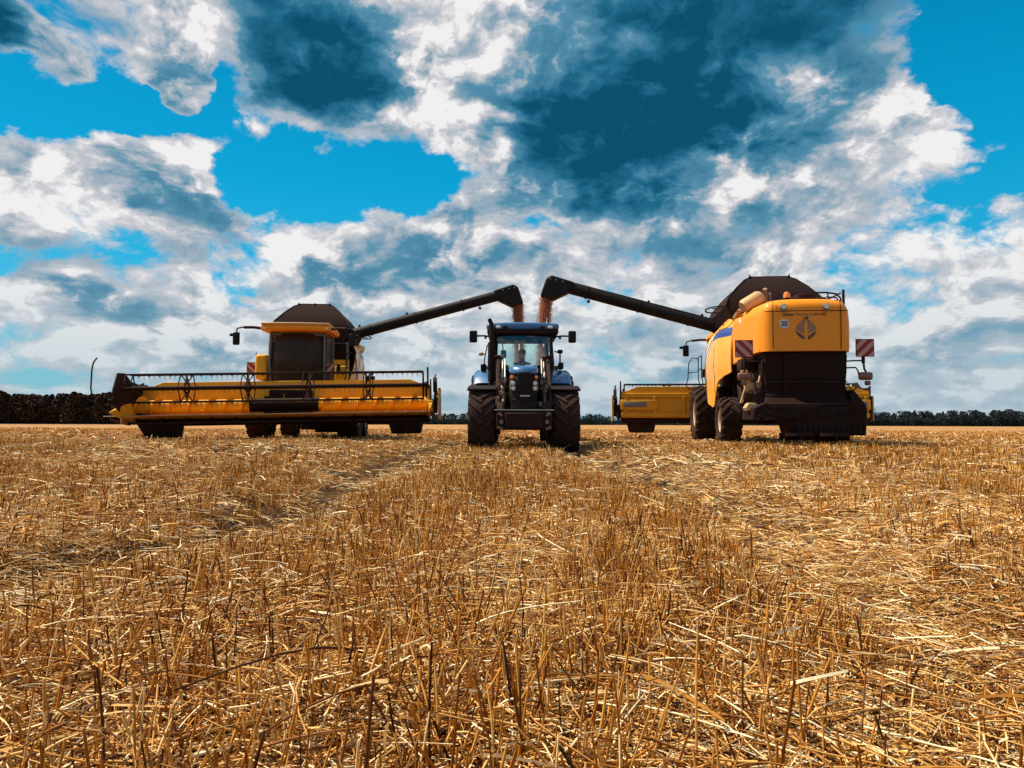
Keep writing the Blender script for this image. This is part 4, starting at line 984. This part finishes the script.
    q = MB(); q.lathe([(-.016, .18), (.016, .18), (.016, .21), (-.016, .21), (-.016, .18)], 'z', 24, Matrix.Translation((0, .47, 2.14)) @ Matrix.Rotation(R(35), 4, 'X')); q.tube([(-.18, .47, 2.14), (.18, .47, 2.14)], .015, 6); q.build('steering_wheel', 'black', c)
    # mudguards
    for sg in (-1, 1):
        q = MB(); ang = [R(a) for a in np.linspace(150, 40, 12)]
        q.loft([[(sg * .62, math.cos(a) * 1.10, .98 + math.sin(a) * 1.10), (sg * 1.18, math.cos(a) * 1.10, .98 + math.sin(a) * 1.10), (sg * 1.27, math.cos(a) * 1.03, .98 + math.sin(a) * 1.02), (sg * 1.22, math.cos(a) * 1.05, .98 + math.sin(a) * 1.05), (sg * .62, math.cos(a) * 1.06, .98 + math.sin(a) * 1.06)] for a in ang]); q.build('rear_fender', 'blue', t, angle=50)
        q = MB(); ang = [R(a) for a in np.linspace(165, 62, 9)]
        q.loft([[(sg * .63, 2.75 + math.cos(a) * .82, .70 + math.sin(a) * .82), (sg * 1.26, 2.75 + math.cos(a) * .82, .70 + math.sin(a) * .82), (sg * 1.29, 2.75 + math.cos(a) * .80, .70 + math.sin(a) * .77), (sg * .63, 2.75 + math.cos(a) * .80, .70 + math.sin(a) * .80)] for a in ang]); q.build('front_fender', 'black', t)
    # mirrors, lamps on stalks
    for sg in (-1, 1):
        q = MB(); q.tube([(sg * .75, .95, 2.86), (sg * 1.0, 1.05, 2.88), (sg * 1.24, 1.08, 2.87)], .022, 8); q.tube([(sg * .95, 1.05, 2.88), (sg * .95, 1.05, 2.80)], .03, 6); o = q.build('mirror_arm', 'black', t)
        q = MB(); q.rbox(sg * 1.26 - .10, sg * 1.26 + .10, 1.04, 1.12, 2.70, 3.01, .04, 3, 2); q.build('mirror', 'black', o)
    q = MB(); q.tube([(-1.0, .3, 2.05), (-1.0, .3, 2.52), (-.85, .3, 2.56)], .022, 6); q.rbox(-1.07, -.93, .26, .4, 2.50, 2.60, .03, 2, 1); q.rbox(-1.09, -.95, .24, .38, 2.08, 2.26, .03, 2, 1); q.build('lamp_stalk', 'black', t)
    q = MB(); q.tube([(.78, .7, 2.80), (.92, .6, 2.68), (1.0, .5, 2.3), (1.0, .3, 2.05)], .016, 6); q.rbox(.95, 1.10, .26, .42, 2.03, 2.21, .03, 2, 1); q.tube([(.96, .5, 2.46), (1.05, .5, 2.46)], .015, 6); q.build('lamp_stalk', 'black', t)
    q = MB(); q.rbox(1.02, 1.15, .44, .54, 2.42, 2.51, .03, 2, 1); q.build('side_lamp', 'cream', t)
    # exhaust on the vehicle's right (left in the picture), intake guard on the other side
    q = MB(); q.tube([(.79, 1.15, 1.3), (.79, 1.15, 3.05), (.80, 1.16, 3.18), (.86, 1.18, 3.30)], [.06, .06, .055, .05], 14); q.lathe([(1.7, .08), (1.7, .095), (2.7, .095), (2.7, .08)], 'z', 18, Matrix.Translation((.79, 1.15, 0))); q.build('exhaust_pipe', 'dark', t)
    # front loader masts with lift rams and guards
    for sg in (-1, 1):
        q = MB()
        q.prism([(1.15, .75), (1.75, .75), (1.62, 1.7), (1.50, 2.35), (1.30, 2.35), (1.28, 1.5)], 'x', sg * .60 - .07, sg * .60 + .07)
        q.box(sg * .52 - .14, sg * .52 + .16, 1.3, 1.8, .85, 1.15); q.rbox(sg * .60 - .11, sg * .60 + .11, 1.3, 1.62, 2.25, 2.33, .02, 2, 1)
        q.tube([(sg * .60, 1.62, 2.2), (sg * .60, 2.6, 1.75), (sg * .60, 3.35, 1.02)], .06, 4)
        q.box(sg * .44 - .07, sg * .44 + .10, 1.3, 1.5, 1.3, 2.1); q.box(sg * .62 - .1, sg * .62 + .1, 1.0, 1.3, .8, 1.7); q.box(sg * .47 - .05, sg * .47 + .05, 1.8, 2.4, .9, 1.45)
        o = q.build('loader_mast', 'dark', t, bevel=.015)
        q = MB(); q.tube([(sg * .50, 1.75, 2.15), (sg * .50, 2.3, 1.75), (sg * .50, 2.9, 1.10)], .022, 8); q.tube([(sg * .44, 1.9, 2.2), (sg * .44, 2.35, 1.7)], .018, 8); q.build('lift_ram', 'silver', o)
        q = MB(); q.tube([(sg * .50, 2.35, 1.70), (sg * .50, 2.95, 1.02)], .036, 10)
        for z in (2.28, 1.6, 1.05): q.rbox(sg * .5 - .05, sg * .5 + .05, 1.78 if z > 2 else (2.45 if z > 1.3 else 2.95), 1.88 if z > 2 else (2.55 if z > 1.3 else 3.05), z - .03, z + .04, .02, 1, 1)
        q.build('ram_barrel', 'bearing', o)
        q = MB()
        for k in range(7): q.tube([(sg * (.38 + .03 * k), 1.7, 2.0 - .1 * k), (sg * (.42 + .02 * k), 2.2, 1.7 - .12 * k), (sg * .40, 3.0, 1.15 - .05 * k)], .011, 5)
        q.build('hydraulic_hose', 'black', o)
    q = MB(); q.box(-.62, .62, 3.42, 3.58, .50, .93); q.box(-.42, .42, 3.55, 3.66, .55, .88); q.prism([(3.42, .93), (3.6, .93), (3.5, 1.05), (3.3, 1.15), (3.2, 1.1)], 'x', -.60, -.46); q.prism([(3.42, .93), (3.6, .93), (3.5, 1.05), (3.3, 1.15), (3.2, 1.1)], 'x', .46, .60)
    o = q.build('front_carrier', 'dark', t, bevel=.02)
    rr = random.Random(5)
    for sg in (-1, 1):
        q = MB()
        for k in range(26):
            y = rr.uniform(2.3, 3.3); x = sg * rr.uniform(.36, .58); z = rr.uniform(1.0, 1.9) - (y - 2.3) * .35; s_ = rr.uniform(.015, .04)
            q.rbox(x - s_, x + s_, y - .04, y + .04, z - s_ * rr.uniform(.6, 2.5), z + s_, .01, 1, 1)
        q.tube([(sg * .47, 2.3, 1.0), (sg * .47, 3.3, .95), (sg * .47, 3.3, 1.1), (sg * .47, 2.3, 1.6)], .03, 6); q.build('hydraulic_fitting', 'bearing', t)
    q = MB(); q.rbox(-.30, .30, 3.30, 3.42, .95, 1.20, .03, 2, 2); q.tube([(-.3, 3.43, 1.18), (.1, 3.45, 1.14), (.34, 3.43, 1.2)], .012, 6); q.tube([(-.28, 3.43, 1.0), (0, 3.46, 1.1), (.28, 3.43, .98)], .014, 6); q.build('tow_block', 'black', t)
    q = MB(); q.box(-.66, .66, 3.44, 3.60, .935, .955); q.build('carrier_edge', 'silver', o)
    q = MB()
    for sg in (-1, 1):
        q.prism([(sg * .60, .86), (sg * .50, .80), (sg * .47, .82), (sg * .52, .90)], 'y', 3.585, 3.63); q.tube([(sg * .5, 3.6, .68), (sg * .5, 3.66, .68)], .045, 10); q.tube([(sg * .56, 3.6, .56), (sg * .56, 3.66, .56)], .03, 10); q.prism([(sg * .62, .58), (sg * .5, .50), (sg * .46, .55)], 'y', 3.585, 3.64)
    q.build('coupling_hook', 'bearing', o)
    return t
TR = (.27, 19.85)
tractor = make_tractor(); split_pieces(tractor, ('coupling_hook', 'ram_barrel', 'cab_monitor')); tractor.location = (*TR, float(G(*TR)) - .04); tractor.rotation_euler = (0, 0, R(180))
tag(tractor, 'blue tractor facing the camera between the two combines, with front loader masts', 'tractor')

# driver on the tractor seat
def skin_body(name, nodes, edges, m, parent=None, sub=2):
    me = bpy.data.meshes.new(name); me.from_pydata([n[0] for n in nodes], edges, [])
    o = bpy.data.objects.new(name, me); COL.objects.link(o)
    md = o.modifiers.new('skin', 'SKIN'); md.use_smooth_shade = True
    for i, n in enumerate(nodes):
        sv = me.skin_vertices[0].data[i]; sv.radius = (n[1], n[1] * (n[2] if len(n) > 2 else 1)); sv.use_root = (i == 0)
    sb = o.modifiers.new('sub', 'SUBSURF'); sb.levels = sub; sb.render_levels = sub
    me.materials.append(M[m])
    if parent: o.parent = parent
    return o
def make_driver():
    N = [((0, -.02, 1.80), .15), ((0, -.08, 2.0), .15), ((0, -.10, 2.2), .17), ((0, -.09, 2.32), .07), ((0, -.06, 2.42), .085), ((0, -.05, 2.52), .095), ((0, -.05, 2.60), .06)]; E = [(0, 1), (1, 2), (2, 3), (3, 4), (4, 5), (5, 6)]
    for sg in (-1, 1):
        k = len(N); N += [((sg * .19, -.09, 2.24), .065), ((sg * .25, .08, 2.04), .048), ((sg * .17, .33, 2.14), .036), ((sg * .16, .40, 2.17), .030)]; E += [(2, k), (k, k + 1), (k + 1, k + 2), (k + 2, k + 3)]
        for f in range(5):
            j = len(N); ox = sg * (-.035 + .017 * f); N += [((sg * .16 + ox, .45, 2.19 - .004 * f), .010), ((sg * .16 + ox, .485 - .003 * abs(f - 2), 2.165), .009)]; E += [(k + 3, j), (j, j + 1)]
        k = len(N); N += [((sg * .11, .08, 1.78), .095), ((sg * .16, .42, 1.80), .07), ((sg * .16, .52, 1.50), .05), ((sg * .16, .60, 1.47), .045)]; E += [(0, k), (k, k + 1), (k + 1, k + 2), (k + 2, k + 3)]
    b = skin_body('person', N, E, 'shirt')
    q = MB(); q.rbox(-.085, .085, -.12, .05, 2.38, 2.60, .075, 5, 3, lambda p: (p[0] * (1 - .25 * max(0, 2.46 - p[2]) / .1), p[1] + (.02 if p[2] < 2.5 else 0), p[2])); q.rbox(-.012, .012, .04, .085, 2.46, 2.50, .01, 2, 1)
    f = q.build('face', 'skin', b, angle=80)
    q = MB(); q.lathe([(2.53, .105), (2.60, .10), (2.645, .06), (2.655, 0)], 'z', 20, Matrix.Translation((0, -.04, 0))); q.rbox(-.08, .08, .02, .15, 2.525, 2.545, .01, 2, 2); q.build('cap', 'cap', b)
    return b
drv = make_driver(); drv.location = tractor.location; drv.rotation_euler = tractor.rotation_euler
tag(drv, 'person in dark cap and shirt sitting behind the windshield of the blue tractor', 'person')

# grain trailer behind the tractor
def make_trailer():
    t = empty('grain_trailer')
    q = MB(); x, a, c, z0, z1 = 1.12, -2.7, 2.7, 1.05, 2.42
    for w in ((-x, -x + .06, a, c), (x - .06, x, a, c), (-x, x, a, a + .06), (-x, x, c - .06, c)): q.box(w[0], w[1], w[2], w[3], z0, z1)
    q.box(-x, x, a, c, z0 - .06, z0 + .02)
    for sg in (-1, 1):
        for k in range(8): q.box(sg * x - .04, sg * x + .04, a + .05 + k * .74, a + .13 + k * .74, z0, z1 - .01)
        q.box(sg * x - .06, sg * x + .06, a, c, z1 - .08, z1 + .02)
    q.build('box_body', 'trailer', t, bevel=.01)
    q = MB(); q.box(-.5, -.38, a, c, .82, .99); q.box(.38, .5, a, c, .82, .99)
    for y in (-1.2, .3): q.tube([(-.9, y, .55), (.9, y, .55)], .06, 8); q.box(-.55, -.35, y - .3, y + .3, .6, .83); q.box(.35, .55, y - .3, y + .3, .6, .83)
    q.tube([(-.44, c, .9), (0, c + 1.5, .56)], .05, 8); q.tube([(.44, c, .9), (0, c + 1.5, .56)], .05, 8); q.build('frame', 'dark', t, bevel=.01)
    for y in (-1.2, .3):
        for sg in (-1, 1): wheel('wheel', t, (sg * .95, y, .55), .56, .42, .28, 15, 'rimdark', lug=.03)
    return t
TY = 25.5
tl = make_trailer(); tl.location = (.27, TY, float(G(.27, TY)) - .02); tl.rotation_euler = (0, 0, R(180)); tag(tl, 'green grain trailer hitched behind the blue tractor, under the two spouts', 'trailer')

# grain: falling streams and the heap
MG = bpy.data.materials.new('wheat_grain'); MG.use_nodes = True
_b = NB(MG.node_tree); _p = MG.node_tree.nodes['Principled BSDF']; _a = _b.n('ShaderNodeAttribute'); _a.attribute_name = 'tone'
_b.l(_b.ramp(_a.outputs['Fac'], [(0, (.24, .05, .018)), (.5, (.62, .19, .075)), (1, (.92, .50, .28))]), _p.inputs['Base Color']); _p.inputs['Roughness'].default_value = .6
def grains(name, pts, size, tone):
    n = len(pts); d = rng.normal(size=(n, 3)); d[:, 2] *= 5.; d /= np.linalg.norm(d, axis=1, keepdims=True)
    rf = rng.normal(size=(n, 3)); a = np.cross(d, rf); a /= np.linalg.norm(a, axis=1, keepdims=True); c = np.cross(d, a)
    s = (size * rng.uniform(.6, 1.5, n))[:, None]
    V = np.stack([pts + d * s, pts - d * s, pts + a * s * .28, pts - a * s * .14 + c * s * .24, pts - a * s * .14 - c * s * .24], 1).reshape(-1, 3)
    k = np.arange(n)[:, None] * 5; F = np.concatenate([k + np.array([[0, i, j]]) for i, j in ((2, 3), (3, 4), (4, 2))] + [k + np.array([[1, j, i]]) for i, j in ((2, 3), (3, 4), (4, 2))], 0)
    o = np_mesh(name, V, F, MG, smooth=False); at = o.data.attributes.new('tone', 'FLOAT', 'POINT'); at.data.foreach_set('value', np.repeat(tone, 5).astype(np.float32)); return o
def stream(P0, P1, w0, w1, n, vx):
    t = rng.random(n); r = np.clip(rng.normal(0, .42, n), -1.3, 1.3); w = (w0 + (w1 - w0) * t)
    r = np.where(rng.random(n) < .06, r * 1.8, r)
    ln = vnoise(t * 7 + 3, r * 3 + 5)
    x = P0.x + vx * t + r * w * .5; y = P0.y + (P1.y - P0.y) * t + rng.normal(0, .5, n) * w * .4; z = P0.z + (P1.z - P0.z) * (.25 * t + .75 * t * t)
    k = ln > .22 * t + .08; pts = np.stack([x, y, z], 1)[k]; return pts, np.clip(rng.normal(.42, .22, k.sum()) + .25 * (r[k] * .4), 0, 1)
bpy.context.view_layer.update()
def spout_tip(a, L): return a.matrix_world @ Vector((L - .05, 0, -.48))
for a, L, vx, lab in ((aL, LL, .10, 'reddish brown stream of grain falling from the spout of the combine left of the tractor'), (aR, LR, -.16, 'reddish brown stream of grain falling from the spout of the combine right of the tractor')):
    p = spout_tip(a, L); e = Vector((p.x + vx, p.y, 2.2)); pts, tn = stream(p, e, .36, .46, 70000, vx)
    o = grains('grain_stream', pts, .015, tn); tag(o, lab, 'grain', 'grain streams falling into the trailer', kind='stuff')
n = 12000; hx = rng.uniform(-1.03, 1.03, n); hy = rng.uniform(-2.6, 2.6, n)
hz = 1.75 + .55 * np.exp(-(hx ** 2) / .9) * (.6 + .4 * np.exp(-((hy) / 1.6) ** 2))
q = MB(); gx = np.linspace(-1.05, 1.05, 15); gy = np.linspace(-2.63, 2.63, 25)
vs = [(x, y, 1.74 + .55 * math.exp(-(x * x) / .9) * (.6 + .4 * math.exp(-(y / 1.6) ** 2))) for y in gy for x in gx]
q.add(vs, [(j * 15 + i, j * 15 + i + 1, j * 15 + 15 + i + 1, j * 15 + 15 + i) for j in range(24) for i in range(14)])
M['heap'] = mat('grain_heap', (.42, .17, .07), .8, bump=.6, bscale=120)
o = q.build('grain_heap', 'heap'); o.location = tl.location; tag(o, 'reddish brown heap of grain inside the trailer', 'grain', kind='stuff')

# ------------------------------------------------------------------ far woods, dirt track
def foliage(name, c0, c1):
    m = bpy.data.materials.new(name); m.use_nodes = True; b = NB(m.node_tree); p = m.node_tree.nodes['Principled BSDF']
    P = b.n('ShaderNodeNewGeometry').outputs['Position']
    b.l(b.mix(b.smooth(b.noise(P, .35, 4, .6), .35, .65), c0 + (1,), c1 + (1,)), p.inputs['Base Color']); p.inputs['Roughness'].default_value = .9; p.inputs['Specular IOR Level'].default_value = .1
    return m
def wood(name, A, B, depth, nt, h0, h1, cl, m, label, hprof=None):
    A = np.array(A, float); B = np.array(B, float); u = B - A; L = np.hypot(*u); u = u / L; nrm = np.array([-u[1], u[0]])
    if nrm[1] < 0: nrm = -nrm
    Vs = []; n_c = cl
    for i in range(nt):
        s = (i + rng.random() * .9) / nt; dd = rng.random() ** 1.3 * depth; c = A + u * L * s + nrm * dd
        h = (h0 + (h1 - h0) * rng.random() + rng.normal(0, .05) * h0) * (hprof(s) if hprof else 1); rw = h * rng.uniform(.26, .42)
        conif = rng.random() < .45
        k = n_c; z = h * (1 - rng.random(k) ** 1.25 * (.92 if dd < depth * .35 else .6)); f = (1 - z / h)
        prof = np.where(conif, np.minimum(1, f * 1.5 + .12), np.sqrt(np.clip(1 - (2 * np.clip(1 - f * 1.1, 0, 1) - 1) ** 2 * .75, .05, 1)))
        a = rng.uniform(0, 2 * math.pi, k); rr = rw * prof * rng.random(k) ** .5
        P = np.stack([c[0] + np.cos(a) * rr, c[1] + np.sin(a) * rr, z], 1)
        sz = h * rng.uniform(.03, .06, k)
        d1 = rng.normal(size=(k, 3)); d1 /= np.linalg.norm(d1, axis=1, keepdims=True); d2 = np.cross(d1, rng.normal(size=(k, 3))); d2 /= np.linalg.norm(d2, axis=1, keepdims=True)
        q = np.stack([P + d1 * sz[:, None], P + d2 * sz[:, None] * .8, P - d1 * sz[:, None] * .9, P - d2 * sz[:, None] * .7], 1)
        Vs.append(q.reshape(-1, 3))
    k = nt * 300; s_ = rng.random(k); dd = rng.random(k) * depth * .6; c = A[None] + u[None] * (L * s_)[:, None] + nrm[None] * dd[:, None]
    P = np.stack([c[:, 0], c[:, 1], rng.random(k) * h0 * .72], 1); sz = h0 * rng.uniform(.04, .08, k)
    d1 = rng.normal(size=(k, 3)); d1 /= np.linalg.norm(d1, axis=1, keepdims=True); d2 = np.cross(d1, rng.normal(size=(k, 3))); d2 /= np.linalg.norm(d2, axis=1, keepdims=True)
    Vs.append(np.stack([P + d1 * sz[:, None], P + d2 * sz[:, None] * .8, P - d1 * sz[:, None] * .9, P - d2 * sz[:, None] * .7], 1).reshape(-1, 3))
    # trunks
    V = np.concatenate(Vs); F = np.arange(len(V)).reshape(-1, 4)
    T = []
    for i in range(nt * 2):
        s = rng.random(); c = A + u * L * s + nrm * rng.random() * depth * .5; r = .22; h = h0 * .6
        for a in (0, math.pi / 2):
            dx_, dy_ = math.cos(a) * r, math.sin(a) * r; T.append([(c[0] - dx_, c[1] - dy_, -.5), (c[0] + dx_, c[1] + dy_, -.5), (c[0] + dx_ * .5, c[1] + dy_ * .5, h), (c[0] - dx_ * .5, c[1] - dy_ * .5, h)])
    T = np.array(T).reshape(-1, 3); F = np.concatenate([F, np.arange(len(T)).reshape(-1, 4) + len(V)]); V = np.concatenate([V, T])
    o = np_mesh(name, V, F, m, smooth=False); tag(o, label, 'woodland', kind='stuff'); return o
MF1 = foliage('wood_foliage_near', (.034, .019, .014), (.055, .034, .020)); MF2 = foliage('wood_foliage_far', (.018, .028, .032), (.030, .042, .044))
wood('forest', (-260, 255), (-118, 262), 40, 190, 8.7, 11.6, 900, MF1, 'dark brown edge of a wood on the horizon at the far left')
wood('forest', (-120, 275), (-62, 420), 40, 110, 8.5, 10.5, 500, MF1, 'low dark wood on the horizon behind the left combine')
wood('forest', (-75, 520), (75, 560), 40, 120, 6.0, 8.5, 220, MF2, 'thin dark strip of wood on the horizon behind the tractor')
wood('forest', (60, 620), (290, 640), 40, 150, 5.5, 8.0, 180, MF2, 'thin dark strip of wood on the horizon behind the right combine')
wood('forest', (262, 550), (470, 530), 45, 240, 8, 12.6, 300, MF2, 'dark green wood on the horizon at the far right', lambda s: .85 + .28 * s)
rd = mat('pale_dirt', (.22, .15, .11), .95, dirt=.4, scale=.2)
me = bpy.data.meshes.new('dirt_track'); me.from_pydata([(-420, 205, .03), (-60, 212, .03), (-60, 236, .03), (-420, 232, .03)], [], [(0, 1, 2, 3)]); me.materials.append(rd)
o = bpy.data.objects.new('dirt_track', me); COL.objects.link(o); tag(o, kind='structure')
